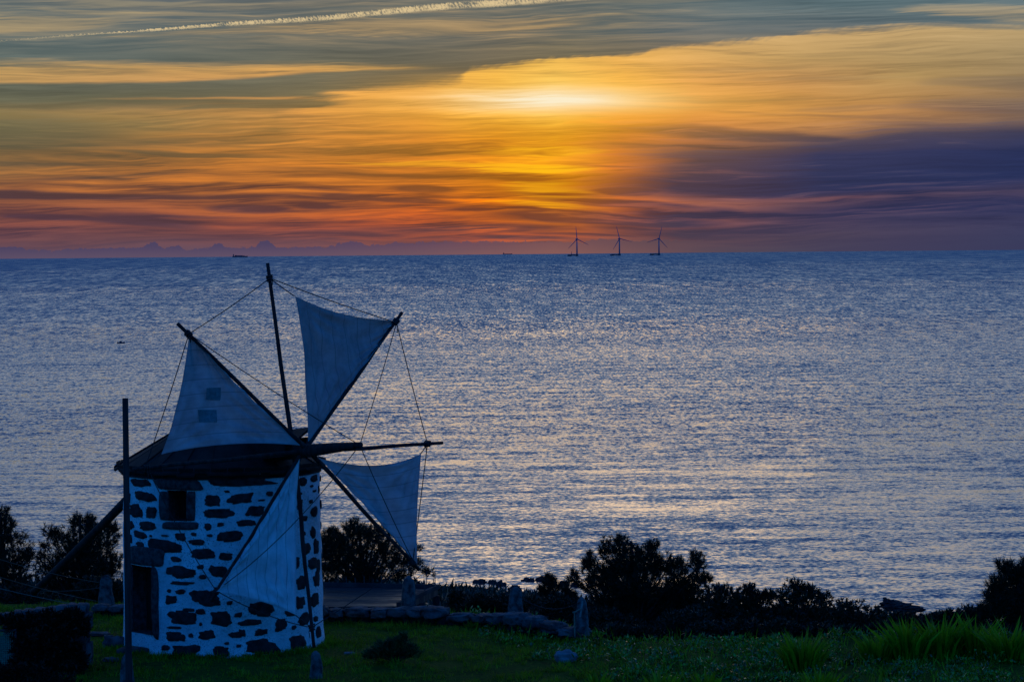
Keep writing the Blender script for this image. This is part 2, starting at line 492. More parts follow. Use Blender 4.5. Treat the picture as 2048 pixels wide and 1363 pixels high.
gl = q.node('ShaderNodeBsdfGlossy')
gl.inputs['Roughness'].default_value = 0.05
gl.inputs['Color'].default_value = (0.95, 0.96, 1.0, 1)
q.put(gl.inputs['Normal'], nrm.outputs[0])
df = q.node('ShaderNodeBsdfDiffuse')
df.inputs['Color'].default_value = (0.022, 0.04, 0.09, 1)
lw = q.node('ShaderNodeFresnel')
lw.inputs['IOR'].default_value = 1.6
q.put(lw.inputs['Normal'], nrm.outputs[0])
fm = q.m('MULTIPLY_ADD', E(q, lw.outputs[0]), 0.95, 0.08, clamp=True)
mx = q.node('ShaderNodeMixShader')
q.put(mx.inputs[0], fm)
m.node_tree.links.new(df.outputs[0], mx.inputs[1])
m.node_tree.links.new(gl.outputs[0], mx.inputs[2])
# surf near the rocks
fo = q.noise(q.xyz(px / 9.0, py / 16.0, 2.0), 1.0, 6.0, 0.65) + (q.noise(q.xyz(px / 60.0, py / 22.0, 6.0), 1.0, 3.0, 0.5) - 0.5) * 0.9
foam = q.ss(fo - q.ss(py, 440.0, 600.0) * 0.5, 0.58, 0.66) * (1.0 - q.ss(py, 540.0, 620.0))
fd = q.node('ShaderNodeBsdfDiffuse')
fd.inputs['Color'].default_value = (0.75, 0.78, 0.8, 1)
mx2 = q.node('ShaderNodeMixShader')
q.put(mx2.inputs[0], foam * 0.85)
m.node_tree.links.new(mx.outputs[0], mx2.inputs[1])
m.node_tree.links.new(fd.outputs[0], mx2.inputs[2])
out = q.node('ShaderNodeOutputMaterial')
m.node_tree.links.new(mx2.outputs[0], out.inputs[0])
M_SEA = m
nseg = 240
V = [(0, 0, 0)]
F = []
for i in range(nseg + 1):
    a = -math.pi / 2 + math.pi * i / nseg
    V.append((HORIZON * math.sin(a), HORIZON * math.cos(a), 0.0))
for i in range(nseg):
    F.append((0, i + 2, i + 1))
sea = mesh_obj('sea', V, F, M_SEA)
sea['kind'] = 'structure'

# ------------------------------------------------------------------ materials for the built things
def principled(name, col, rough=0.7, var=0.25, scale=6.0, bump=0.0, bscale=30.0, spec=0.3, col2=None, trans=None, coord='Object', stretch=(1, 1, 1), isl=0.0):
    """plain weathered surface: two tones mixed by noise, optional bump"""
    m, q = new_mat(name)
    tc_ = q.node('ShaderNodeTexCoord')
    mp = q.node('ShaderNodeMapping')
    mp.inputs['Scale'].default_value = stretch
    q.l.new(tc_.outputs[coord], mp.inputs[0])
    n = q.noise(mp.outputs[0], scale, 5.0, 0.6)
    a = tuple(c * (1 - var) for c in col[:3]) + (1,)
    b = tuple(min(1, c * (1 + var)) for c in col[:3]) + (1,) if col2 is None else tuple(col2[:3]) + (1,)
    c = q.mix(q.ss(n, 0.3, 0.7), a, b)
    if isl:
        gi_ = q.node('ShaderNodeNewGeometry')
        k_ = E(q, gi_.outputs['Random Per Island']).pow(1.6) * (2.4 * isl) + (1.0 - isl)
        c = q.mix(1.0, c, q.xyz(k_, k_, k_), 'MULTIPLY')
    p = q.node('ShaderNodeBsdfPrincipled')
    q.put(p.inputs['Base Color'], c)
    p.inputs['Roughness'].default_value = rough
    p.inputs['Specular IOR Level'].default_value = spec
    if bump:
        bn = q.node('ShaderNodeBump')
        bn.inputs['Strength'].default_value = bump
        bn.inputs['Distance'].default_value = 0.03
        q.put(bn.inputs['Height'], q.noise(mp.outputs[0], bscale, 6.0, 0.65))
        q.l.new(bn.outputs[0], p.inputs['Normal'])
    o = q.node('ShaderNodeOutputMaterial')
    if trans:
        t = q.node('ShaderNodeBsdfTranslucent')
        q.put(t.inputs[0], tuple(trans[:3]) + (1,))
        mx_ = q.node('ShaderNodeMixShader')
        mx_.inputs[0].default_value = trans[3]
        q.l.new(p.outputs[0], mx_.inputs[1])
        q.l.new(t.outputs[0], mx_.inputs[2])
        q.l.new(mx_.outputs[0], o.inputs[0])
    else:
        q.l.new(p.outputs[0], o.inputs[0])
    return m


def whitewash():
    m, q = new_mat('whitewash')
    tc_ = q.node('ShaderNodeTexCoord')
    P_ = tc_.outputs['Object']
    n1 = q.noise(P_, 1.5, 5.0, 0.6)
    n2 = q.noise(P_, 9.0, 6.0, 0.7)
    n3 = q.noise(P_, 34.0, 3.0, 0.6)
    c = q.mix(q.ss(n1, 0.3, 0.7), (0.56, 0.58, 0.60, 1), (0.76, 0.78, 0.80, 1))
    c = q.mix(q.ss(n2, 0.52, 0.70) * 0.6, c, (0.26, 0.27, 0.27, 1))
    c = q.mix(q.ss(n3 + n1 * 0.3, 0.74, 0.82) * 0.7, c, (0.10, 0.10, 0.10, 1))
    z = q.sep(P_)[2]
    c = q.mix(q.ss(z + (n2 - 0.5) * 1.2, 0.55, -0.15) * 0.7, c, (0.13, 0.14, 0.12, 1))
    p = q.node('ShaderNodeBsdfPrincipled')
    q.put(p.inputs['Base Color'], c)
    p.inputs['Roughness'].default_value = 0.92
    p.inputs['Specular IOR Level'].default_value = 0.1
    bn = q.node('ShaderNodeBump')
    bn.inputs['Strength'].default_value = 1.0
    bn.inputs['Distance'].default_value = 0.06
    q.put(bn.inputs['Height'], q.noise(P_, 5.0, 7.0, 0.68))
    q.l.new(bn.outputs[0], p.inputs['Normal'])
    o = q.node('ShaderNodeOutputMaterial')
    q.l.new(p.outputs[0], o.inputs[0])
    return m


M_WASH = whitewash()
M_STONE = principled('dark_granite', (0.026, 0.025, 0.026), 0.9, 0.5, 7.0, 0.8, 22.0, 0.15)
M_DRESS = principled('dressed_granite', (0.048, 0.046, 0.048), 0.9, 0.6, 9.0, 0.8, 26.0, 0.15)
M_ROCK = principled('lichen_granite', (0.09, 0.088, 0.088), 0.9, 0.7, 6.0, 1.0, 14.0, 0.15)
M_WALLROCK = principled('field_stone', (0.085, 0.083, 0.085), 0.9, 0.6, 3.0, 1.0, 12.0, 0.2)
M_PALE = principled('pale_boulder', (0.19, 0.19, 0.2), 0.9, 0.35, 4.0, 0.8, 16.0, 0.2)
M_WOOD = principled('weathered_wood', (0.026, 0.024, 0.023), 0.85, 0.5, 9.0, 0.5, 30.0, 0.15, stretch=(1, 1, 0.15))
M_POLE = principled('grey_pole_wood', (0.036, 0.033, 0.032), 0.85, 0.45, 9.0, 0.4, 30.0, 0.15, stretch=(1, 1, 0.12))
M_ROOF = principled('tarred_boards', (0.012, 0.011, 0.011), 0.8, 0.6, 2.4, 0.4, 30.0, 0.2)
M_ROPE = principled('dark_rope', (0.03, 0.028, 0.027), 0.9, 0.2, 20.0)
M_CORD = principled('pale_cord', (0.22, 0.16, 0.12), 0.9, 0.2, 20.0)
M_DARK = principled('dark_opening', (0.006, 0.006, 0.007), 0.9, 0.3, 4.0)
M_CONC = principled('rough_concrete', (0.035, 0.035, 0.037), 0.9, 0.5, 0.7, 0.4, 8.0, 0.1)


def wet_concrete():
    m, q = new_mat('wet_concrete')
    geo_ = q.node('ShaderNodeNewGeometry')
    x, y, z = q.sep(geo_.outputs['Position'])
    n = q.noise(q.xyz(x * 0.35, y * 0.9, 1.0), 1.0, 4.0, 0.6)
    f = q.noise(q.xyz(x * 4.0, y * 12.0, 2.0), 1.0, 4.0, 0.6)
    p = q.node('ShaderNodeBsdfPrincipled')
    q.put(p.inputs['Base Color'], q.mix(f, (0.010, 0.010, 0.011, 1), (0.034, 0.032, 0.034, 1)))
    q.put(p.inputs['Roughness'], q.lerp(q.ss(n + f * 0.25, 0.5, 0.72), 0.0, 1.0) * 0.5 + 0.34)
    p.inputs['Specular IOR Level'].default_value = 0.25
    bn = q.node('ShaderNodeBump')
    bn.inputs['Strength'].default_value = 0.25
    bn.inputs['Distance'].default_value = 0.03
    q.put(bn.inputs['Height'], f)
    q.l.new(bn.outputs[0], p.inputs['Normal'])
    o = q.node('ShaderNodeOutputMaterial')
    q.l.new(p.outputs[0], o.inputs[0])
    return m


M_WET = wet_concrete()
M_STEEL = principled('dark_steel', (0.05, 0.045, 0.045), 0.6, 0.3, 9.0)
M_NET = principled('green_net', (0.03, 0.36, 0.24), 0.7, 0.2, 9.0, trans=(0.03, 0.36, 0.22, 0.4))
M_TURB = principled('painted_steel', (0.16, 0.17, 0.20), 0.5, 0.08, 0.05)
M_SHIP = principled('ship_paint', (0.06, 0.06, 0.08), 0.6, 0.2, 0.05)
M_TAPE = principled('plastic_tape', (0.26, 0.21, 0.2), 0.6, 0.15, 9.0)


def cloth_material(name, tone):
    m, q = new_mat(name)
    uv = q.node('ShaderNodeUVMap')
    u, v, _ = q.sep(uv.outputs[0])
    seam = q.m('PINGPONG', v + 0.01, 0.0625)
    line = 1.0 - q.ss(seam, 0.0025, 0.006)
    hem = 1.0 - q.ss(u.min(1.0 - u).min(v), 0.008, 0.02)
    tco = q.node('ShaderNodeTexCoord')
    n = q.noise(tco.outputs['Object'], 2.4, 5.0, 0.6)
    st = q.noise(q.xyz(u * 3.0, v * 30.0, 1.0), 1.0, 3.0, 0.6)
    base = q.mix(q.ss(n + st * 0.3, 0.35, 0.9), tuple(c * 0.60 for c in tone) + (1,), tuple(c * 1.05 for c in tone) + (1,))
    base = q.mix(line.max(hem * 0.5) * 0.62, base, (0.16, 0.16, 0.17, 1))
    d = q.node('ShaderNodeBsdfDiffuse')
    q.put(d.inputs[0], base)
    t = q.node('ShaderNodeBsdfTranslucent')
    q.put(t.inputs[0], q.mix(0.5, base, tuple(c * 0.8 for c in tone) + (1,)))
    b = q.node('ShaderNodeBump')
    b.inputs['Strength'].default_value = 0.35
    b.inputs['Distance'].default_value = 0.05
    q.put(b.inputs['Height'], q.noise(q.xyz(u * 7.0, v * 2.0, 3.0), 1.0, 4.0, 0.55, 0.6))
    q.l.new(b.outputs[0], d.inputs['Normal'])
    mxx = q.node('ShaderNodeMixShader')
    mxx.inputs[0].default_value = 0.22
    q.l.new(d.outputs[0], mxx.inputs[1])
    q.l.new(t.outputs[0], mxx.inputs[2])
    o = q.node('ShaderNodeOutputMaterial')
    q.l.new(mxx.outputs[0], o.inputs[0])
    return m


M_CLOTH = cloth_material('sail_canvas', (0.44, 0.42, 0.43))
M_PATCH = principled('patch_canvas', (0.17, 0.17, 0.175), 0.9, 0.2, 14.0, 0.6, 9.0)


# ------------------------------------------------------------------ shape builders
class MB:
    def __init__(self):
        self.V, self.F, self.I = [], [], []

    def add(self, V, F, mi=0):
        k = len(self.V)
        self.V += [Vector(v) for v in V]
        self.F += [tuple(i + k for i in f) for f in F]
        self.I += [mi] * len(F)
        return self

    def tube(self, pts, rad, n=8, mi=0, cap=True, wob=0.0, seed=0.0):
        pts = [Vector(p) for p in pts]
        if not isinstance(rad, (list, tuple)):
            rad = [rad] * len(pts)
        V, F = [], []
        up = Vector((0.31, 0.2, 0.93))
        for i, p in enumerate(pts):
            d = (pts[min(i + 1, len(pts) - 1)] - pts[max(i - 1, 0)]).normalized()
            a = d.cross(up)
            if a.length < 1e-3:
                a = d.cross(Vector((1, 0, 0)))
            a.normalize()
            b = d.cross(a)
            for j in range(n):
                t = 2 * math.pi * j / n
                r = rad[i]
                if wob:
                    r *= 1 + wob * mnoise.noise(p * 2.3 + Vector((j * 0.7, seed, 0)))
                V.append(p + (a * math.cos(t) + b * math.sin(t)) * r)
        for i in range(len(pts) - 1):
            for j in range(n):
                F.append((i * n + j, i * n + (j + 1) % n, (i + 1) * n + (j + 1) % n, (i + 1) * n + j))
        if cap:
            F.append(tuple(range(n - 1, -1, -1)))
            F.append(tuple((len(pts) - 1) * n + j for j in range(n)))
        return self.add(V, F, mi)

    def box(self, c, s, M=None, mi=0, jit=0.0):
        V = []
        for x in (-.5, .5):
            for y in (-.5, .5):
                for z in (-.5, .5):
                    v = Vector((x * s[0], y * s[1], z * s[2]))
                    if jit:
                        v += Vector((random.uniform(-jit, jit), random.uniform(-jit, jit), random.uniform(-jit, jit)))
                    if M is not None:
                        v = M @ v
                    V.append(v + Vector(c))
        F = [(0, 1, 3, 2), (4, 6, 7, 5), (0, 4, 5, 1), (2, 3, 7, 6), (0, 2, 6, 4), (1, 5, 7, 3)]
        return self.add(V, F, mi)

    def rock(self, c, s, seed=0.0, amp=0.28, n=10, mi=0, flat=0.0, M=None, freq=1.6, sq=1.0):
        """lumpy stone: a ball of latitude rings pushed about by noise, sq < 1 squarer"""
        V, F = [], []
        rings = n
        seg = n * 2
        for i in range(rings + 1):
            th = math.pi * i / rings
            for j in range(seg):
                ph = 2 * math.pi * j / seg
                d = Vector((math.sin(th) * math.cos(ph), math.sin(th) * math.sin(ph), math.cos(th)))
                e = Vector([math.copysign(abs(k) ** sq, k) for k in d])
                r = 1 + amp * mnoise.noise(d * freq + Vector((seed, seed * 1.7, -seed))) + amp * 0.45 * mnoise.noise(d * freq * 3.1 + Vector((seed * 3, 0, seed)))
                v = Vector((e.x * s[0] * r, e.y * s[1] * r, e.z * s[2] * r))
                if flat and v.z < -flat * s[2]:
                    v.z = -flat * s[2]
                if M is not None:
                    v = M @ v
                V.append(v + Vector(c))
        for i in range(rings):
            for j in range(seg):
                F.append((i * seg + j, (i + 1) * seg + j, (i + 1) * seg + (j + 1) % seg, i * seg + (j + 1) % seg))
        return self.add(V, F, mi)

    def build(self, name, mats, parent=None, smooth=False):
        return mesh_obj(name, self.V, self.F, mats, parent, smooth, self.I)


def tag(o, label=None, cat=None, group=None, kind=None):
    if label:
        o['label'] = label
    if cat:
        o['category'] = cat
    if group:
        o['group'] = group
    if kind:
        o['kind'] = kind
    return o


def thing(name, label, cat, loc, group=None):
    o = bpy.data.objects.new(name, None)
    COL.objects.link(o)
    o.empty_display_size = 0.3
    o.location = loc
    o.matrix_basis = Matrix.Translation(Vector(loc))
    return tag(o, label, cat, group)


# ------------------------------------------------------------------ the windmill
GZ = 51.0                                    # level of the lawn
MC = Vector((-6.675, 65.0, GZ))              # foot of the mill's axis
RB, RT = 2.285, 2.235                        # wall radius at foot and eaves
WZ = 4.06                                    # eaves height
mill = thing('windmill', 'round whitewashed stone windmill with dark stones, four white canvas sails and board roof', 'windmill', MC)


def wall_r(z):
    return RB + (RT - RB) * (z - GZ) / WZ


def on_wall(x, y):
    """angle and height where the line of sight of a photo pixel meets the wall"""
    d = ray(x, y)
    r = 2.26
    for _ in range(3):
        ox, oy = CAM_LOC.x - MC.x, CAM_LOC.y - MC.y
        A = d.x * d.x + d.y * d.y
        B = 2 * (ox * d.x + oy * d.y)
        C_ = ox * ox + oy * oy - r * r
        D = max(B * B - 4 * A * C_, 0.0)
        t = (-B - math.sqrt(D)) / (2 * A)
        p = CAM_LOC + d * t
        r = wall_r(p.z)
    return math.atan2(p.x - MC.x, -(p.y - MC.y)), p.z


def wp(th, z, dr=0.0):
    """point of the wall at angle th (0 faces the camera side), height z, dr outside"""
    r = wall_r(z) + dr
    return Vector((MC.x + r * math.sin(th), MC.y - r * math.cos(th), z))


def hole(x0, y0, x1, y1):
    a, z1 = on_wall(x0, (y0))
    _, z0 = on_wall((x0 + x1) / 2, y1)
    b, _ = on_wall(x1, (y0 + y1) / 2)
    _, z1 = on_wall((x0 + x1) / 2, y0)
    return a, b, z0, z1


WIN = hole(336, 980, 374, 1041)
DOOR = hole(262, 1131, 305, 1266)
ths = sorted(set([-math.pi + 2 * math.pi * i / 150 for i in range(151)] + [WIN[0], WIN[1], DOOR[0], DOOR[1]]))
zs = sorted(set([GZ - 0.25 + (WZ + 0.25) * i / 46 for i in range(47)] + [WIN[2], WIN[3], DOOR[2], DOOR[3]]))
b = MB()


def lump(th, z):
    p = Vector((math.sin(th) * 2.2, math.cos(th) * 2.2, z))
    return 0.028 * mnoise.noise(p * 1.7) + 0.014 * mnoise.noise(p * 5.1) + (0.05 * max(0.0, 1 - (z - GZ) / 0.35))


idx = {}
V = []
for j, z in enumerate(zs):
    for i, t in enumerate(ths[:-1]):
        idx[(i, j)] = len(V)
        V.append(wp(t, z, lump(t, z)))
nth = len(ths) - 1


def in_hole(t, z):
    for h in (WIN, DOOR):
        if h[0] <= t <= h[1] and h[2] <= z <= h[3]:
            return True
    return False


F = []
for j in range(len(zs) - 1):
    for i in range(nth):
        tm = (ths[i] + ths[i + 1]) / 2
        if in_hole(tm, (zs[j] + zs[j + 1]) / 2):
            continue
        F.append((idx[(i, j)], idx[((i + 1) % nth, j)], idx[((i + 1) % nth, j + 1)], idx[(i, j + 1)]))
b.add(V, F, 0)


def reveal(h, depth):
    """sides of an opening going into the wall"""
    t0, t1, z0, z1 = h
    o = [wp(t0, z0, 0.03), wp(t1, z0, 0.03), wp(t1, z1, 0.03), wp(t0, z1, 0.03)]
    mid = (t0 + t1) / 2
    inward = Vector((-math.sin(mid), math.cos(mid), 0)) * depth
    k = [p + inward for p in o]
    b.add(o + k, [(0, 1, 5, 4), (1, 2, 6, 5), (2, 3, 7, 6), (3, 0, 4, 7)], 2)
    return k


kw = reveal(WIN, 0.55)
kd = reveal(DOOR, 0.45)

# stones left bare in the whitewash: x0, y0, x1, y1 in a 2.71 x enlargement of the photo
SB = [(155,345,170,390),(150,490,185,535),(152,560,175,610),(170,262,275,305),(190,330,300,388),(163,405,230,472),(250,412,305,475),
(212,492,300,542),(183,545,253,585),(198,603,237,633),(257,592,440,667),(563,352,652,412),(700,340,830,398),(673,325,703,338),
(900,330,935,355),(858,374,893,383),(566,423,725,476),(790,408,895,466),(745,485,840,521),(566,502,605,538),(635,499,672,521),
(638,543,776,602),(483,592,570,620),(497,642,616,698),(642,662,720,702),(382,685,440,712),(362,735,507,798),(527,728,562,750),
(593,730,692,798),(537,780,575,807),(380,818,508,837),(410,862,462,886),(364,860,384,878),(353,893,412,942),(495,860,655,950),
(376,976,522,1050),(602,980,708,1056),(447,962,510,982),(518,965,570,995),(728,987,770,1013),(752,1025,870,1057),(803,930,940,1008),
(685,922,718,945),(368,1060,443,1075),(362,1090,462,1145),(530,1083,622,1130),(478,1100,505,1122),(842,1075,905,1110),(700,1092,770,1125),(752,1075,790,1120),
(940,1018,1010,1088),(1033,1055,1058,1078),(338,1163,384,1190),(395,1160,532,1225),(615,1170,700,1222),(790,1130,950,1210),(1018,1103,1108,1190),
(1000,970,1055,1005),(1070,990,1140,1050),(537,1040,553,1060),(675,1145,700,1160),(738,1158,765,1175),(1075,255,1117,300),(1135,295,1152,308),
(1150,322,1165,333),(1070,335,1090,350),(1068,375,1095,435),(1130,375,1148,395),(1143,415,1173,465),(1097,462,1122,490),(1085,505,1102,518),
(1097,548,1115,570),(1143,520,1168,585),(1090,608,1140,672),(1158,590,1182,665),(1125,690,1175,752),(1050,685,1080,752),(1060,785,1122,862),
(1155,770,1190,850),(1058,900,1110,965),(1142,882,1183,952),(1160,1005,1178,1035),(1168,1060,1190,1125),(1140,240,1175,280),(410,555,465,598),(495,553,525,572),
(580,560,610,577),(330,565,370,575),(270,565,283,578),(580,258,940,305),(860,560,930,610),(780,600,850,640),(860,680,960,730),
(960,600,1030,650),(900,780,980,830),(960,450,1040,500),(940,540,1000,570),(770,760,850,800),(870,870,960,910),(1180,300,1187,340),(1175,700,1192,770)]


def stone_on(th0, th1, z0, z1, mi, seed, power=0.7, lift=0.026, rough=0.34, n=34):
    """a stone face standing a little proud of the wall"""
    cx, cz = (th0 + th1) / 2, (z0 + z1) / 2
    hx, hz = abs(th1 - th0) / 2, abs(z1 - z0) / 2
    skew = 0.25 * mnoise.noise(Vector((seed, 1.3, 0.2)))
    V = []
    for k, (f, dr) in enumerate(((1.0, -0.03), (0.985, lift * 0.55), (0.85, lift), (0.45, lift * 1.25))):
        for i in range(n):
            a = 2 * math.pi * i / n
            c, s = math.cos(a), math.sin(a)
            rr = 1 + rough * mnoise.noise(Vector((c * 1.4 + seed * 3.1, s * 1.4, seed))) + rough * 0.5 * mnoise.noise(Vector((c * 3.1, s * 3.1 + seed, seed))) + rough * 0.28 * mnoise.noise(Vector((c * 8.0, s * 8.0 + seed, seed)))
            ex = math.copysign(abs(c) ** power, c) * rr
            ez = math.copysign(abs(s) ** power, s) * rr
            t = cx + f * hx * (ex + skew * ez)
            z = cz + f * hz * (ez + skew * 0.4 * ex)
            V.append(wp(t, z, lump(t, z) + dr))
    V.append(wp(cx, cz, lump(cx, cz) + lift * 1.3))
    F = []
    for k in range(3):
        for i in range(n):
            F.append((k * n + i, k * n + (i + 1) % n, (k + 1) * n + (i + 1) % n, (k + 1) * n + i))
    for i in range(n):
        F.append((3 * n + i, 3 * n + (i + 1) % n, 4 * n))
    b.add(V, F, mi)


occ = []
for k, (x0, y0, x1, y1) in enumerate(SB):
    X_, Y_ = lambda v: 200 + v / 2.71, lambda v: 860 + v / 2.71
    t0, _ = on_wall(X_(x0), Y_((y0 + y1) / 2))
    t1, _ = on_wall(X_(x1), Y_((y0 + y1) / 2))
    _, za = on_wall(X_((x0 + x1) / 2), Y_(y0))
    _, zb = on_wall(X_((x0 + x1) / 2), Y_(y1))
    stone_on(t0, t1, max(zb, GZ - 0.15), za, 1, k * 1.37)
# unseen sides: the same kind of stonework
for k in range(240):
    t = random.uniform(1.62, 4.62)
    z = random.uniform(GZ + 0.1, GZ + WZ - 0.15)
    w, h = random.uniform(0.04, 0.13), random.uniform(0.05, 0.14)
    if any(abs(t - o[0]) < w + o[2] + 0.02 and abs(z - o[1]) < h + o[3] + 0.05 for o in occ):
        continue
    occ.append((t, z, w, h))
    stone_on(t - w, t + w, z - h, z + h, 1, 300 + k * 0.77)
b.build('wall', [M_WASH, M_STONE, M_DRESS], mill, True)
wall_obj = mill.children[0]

# dressed stones round the openings
for nm, boxes in (('window_surround', [(303,262,553,325), (325,330,372,488), (470,330,517,492), (342,495,536,537)]),
                  ('door_surround', [(157,632,350,735), (284,740,318,1135), (157,735,172,1130)])):
    b = MB()
    for k, (x0, y0, x1, y1) in enumerate(boxes):
        t0, _ = on_wall(200 + x0 / 2.71, 860 + (y0 + y1) / 2 / 2.71)
        t1, _ = on_wall(200 + x1 / 2.71, 860 + (y0 + y1) / 2 / 2.71)
        _, za = on_wall(200 + (x0 + x1) / 2 / 2.71, 860 + y0 / 2.71)
        _, zb = on_wall(200 + (x0 + x1) / 2 / 2.71, 860 + y1 / 2.71)
        stone_on(t0, t1, zb, za, 0, 60 + k * 2.1 + len(nm), 0.35, 0.05, 0.07, 40)
    b.build(nm, M_DRESS, wall_obj, True)


def panel(name, k, mat, boards):
    """boarded leaf closing the back of an opening"""
    b = MB()
    p0, p1, p2, p3 = k
    n = ((p1 - p0).cross(p3 - p0)).normalized()
    for i in range(boards):
        u0, u1 = i / boards + 0.01, (i + 1) / boards - 0.01
        A, B_ = p0.lerp(p1, u0), p0.lerp(p1, u1)
        C_, D = p3.lerp(p2, u1), p3.lerp(p2, u0)
        off = n * 0.04
        b.add([A, B_, C_, D, A - off, B_ - off, C_ - off, D - off],
              [(0, 1, 2, 3), (4, 7, 6, 5), (0, 4, 5, 1), (1, 5, 6, 2), (2, 6, 7, 3), (3, 7, 4, 0)])
    return b.build(name, mat, mill)


panel('window', kw, M_DARK, 3)
panel('door', kd, M_DARK, 4)
# doorstep: slabs below the door
for (x, y, z, sx, sy, sz, sd) in ((290, 1282, 0.12, 0.42, 0.26, 0.16, 3.0), (285, 1300, 0.06, 0.55, 0.28, 0.15, 5.0)):
    b = MB()
    b.rock(at_z(x, y, GZ + z) + Vector((-0.02, 0.08, -0.07)), (sx, sy, sz), sd, 0.1, 8, sq=0.45)
    b.build('doorstep', M_DRESS, mill, True)

# --- roof of radial boards
AP = Vector((MC.x, MC.y, GZ + 5.45))
EZ = GZ + WZ - 0.02
RE = 2.43
roof_b = MB()
NB = 44
for i in range(NB):
    a0 = 2 * math.pi * i / NB
    a1 = 2 * math.pi * (i + 1) / NB
    j0 = random.uniform(-0.02, 0.02)
    re = RE + random.uniform(-0.05, 0.05)
    lift = random.uniform(0, 0.03) + (0.02 if i % 2 else 0.0)
    V = []
    for (r, dz) in ((0.12, 0.0), (re, 0.0)):
        for a in (a0 - 0.012, a1 + 0.012):
            f = (RE - r) / RE
            z = EZ - 0.03 + (AP.z - EZ) * f + lift
            for dd in (0.0, 0.045):
                V.append(Vector((MC.x + r * math.sin(a + j0), MC.y - r * math.cos(a + j0), z + dd)))
    roof_b.add(V, [(0, 4, 6, 2), (1, 3, 7, 5), (4, 5, 7, 6), (0, 1, 5, 4), (2, 6, 7, 3), (0, 2, 3, 1)])
roof_b.add([wp(2 * math.pi * i / 40, GZ + WZ + 0.01, 0.0) for i in range(40)] + [wp(2 * math.pi * i / 40, GZ + WZ - 0.14, 0.05) for i in range(40)],
           [tuple(range(40))] + [(i, (i + 1) % 40, 40 + (i + 1) % 40, 40 + i) for i in range(40)])
# apron of boards hanging round the curb under the eaves
for i in range(40):
    a0, a1 = 2 * math.pi * (i + 0.04) / 40, 2 * math.pi * (i + 0.96) / 40
    V = [wp(a, z, dr) for (z, dr) in ((GZ + WZ + 0.10, 0.16), (GZ + WZ - 0.07 + random.uniform(-.02, .02), 0.10)) for a in (a0, a1)]
    V += [v + Vector((0, 0, 0.03)) for v in V]
    roof_b.add(V, [(0, 1, 3, 2), (4, 6, 7, 5), (0, 4, 5, 1), (2, 3, 7, 6)])
roof = roof_b.build('roof', M_ROOF, mill)

# --- wind shaft, spars, sails
N = Vector((0.6, -0.8, 0.113)).normalized()           # the way the wheel faces
HUB = at(607, 902, 62.55)


def on_wheel(x, y, off=0.0):
    d = ray(x, y)
    t = (HUB + N * off - CAM_LOC).dot(N) / d.dot(N)
    return CAM_LOC + d * t


S0 = HUB - N * 2.9
S1_ = HUB + N * 2.28
b = MB()
b.tube([S0, HUB - N * 0.9, HUB - N * 0.2, HUB + N * 0.35, HUB + N * 1.4, S1_], [0.15, 0.15, 0.155, 0.145, 0.105, 0.062], 14, 0, True, 0.08)
shaft = b.build('windshaft', M_WOOD, mill, True)
# little boarded house over the shaft where it leaves the roof
b = MB()
side = Vector((0.8, 0.6, 0.0))
M3 = Matrix((side, N, side.cross(N))).transposed()
c = HUB - N * 1.05 + Vector((0, 0, 0.10))
for s in (-1, 1):
    b.box(c + side * s * 0.30 + Vector((0, 0, 0.02)), (0.05, 1.5, 0.40), M3)
    Mr = M3 @ Matrix.Rotation(s * 0.55, 3, 'Y')
    b.box(c + side * s * 0.19 + Vector((0, 0, 0.30)), (0.46, 1.62, 0.045), Mr)
b.build('shaft_hood', M_ROOF, mill)

TIPS = [(535, 526), (804, 625), (885, 885), (838, 1139), (628, 1294), (421, 1201), (266, 938), (355, 647)]
OFF = (-0.4, 0.0, 0.0, 0.2, -0.4, 0.0, 0.0, 0.2)        # where along the shaft each pair of spars passes through it
tips = [on_wheel(*t, o_) for t, o_ in zip(TIPS, OFF)]
knots = [on_wheel(*t, o_) for o_, t in zip(OFF, [(540, 556), (793, 645), (855, 887), (826, 1120), (623, 1254), (432, 1180), (292, 929), (378, 667)])]
for k, t in enumerate(tips):
    HB = HUB + N * OFF[k]
    d = (t - HB).normalized()
    pts = []
    rad = []
    for i in range(9):
        f = i / 8
        p = (HB - d * 0.25).lerp(t, f)
        w = Vector((mnoise.noise(p * 0.7 + Vector((k, 0, 0))), mnoise.noise(p * 0.7 + Vector((0, k, 5))), mnoise.noise(p * 0.7 + Vector((9, 0, k)))))
        pts.append(p + w * 0.05 * (1 - abs(2 * f - 1)))
        rad.append(0.054 + (0.037 - 0.054) * f)
    b = MB()
    b.tube(pts, rad, 10, 0, True, 0.12, k)
    sp = b.build('spar', M_WOOD, mill, True)
    # lashing of rope turned round the spar where the stays meet
    b = MB()
    kk = HB + d * (knots[k] - HB).dot(d)
    a = d.orthogonal().normalized()
    cc = d.cross(a)
    hp = []
    for i in range(46):
        an = i * 2 * math.pi / 9
        r = 0.058 + 0.012 * (i % 5) / 4
        hp.append(kk + d * (-0.07 + 0.14 * abs((i / 23) % 2 - 1)) + (a * math.cos(an) + cc * math.sin(an)) * r)
    b.tube(hp, 0.017, 5)
    b.tube([kk + a * 0.05, kk + a * 0.09 + Vector((0, 0, -0.08)), kk + a * 0.06 + Vector((0, 0, -0.22))], 0.010, 5)
    b.build('lashing', M_ROPE, sp, True)


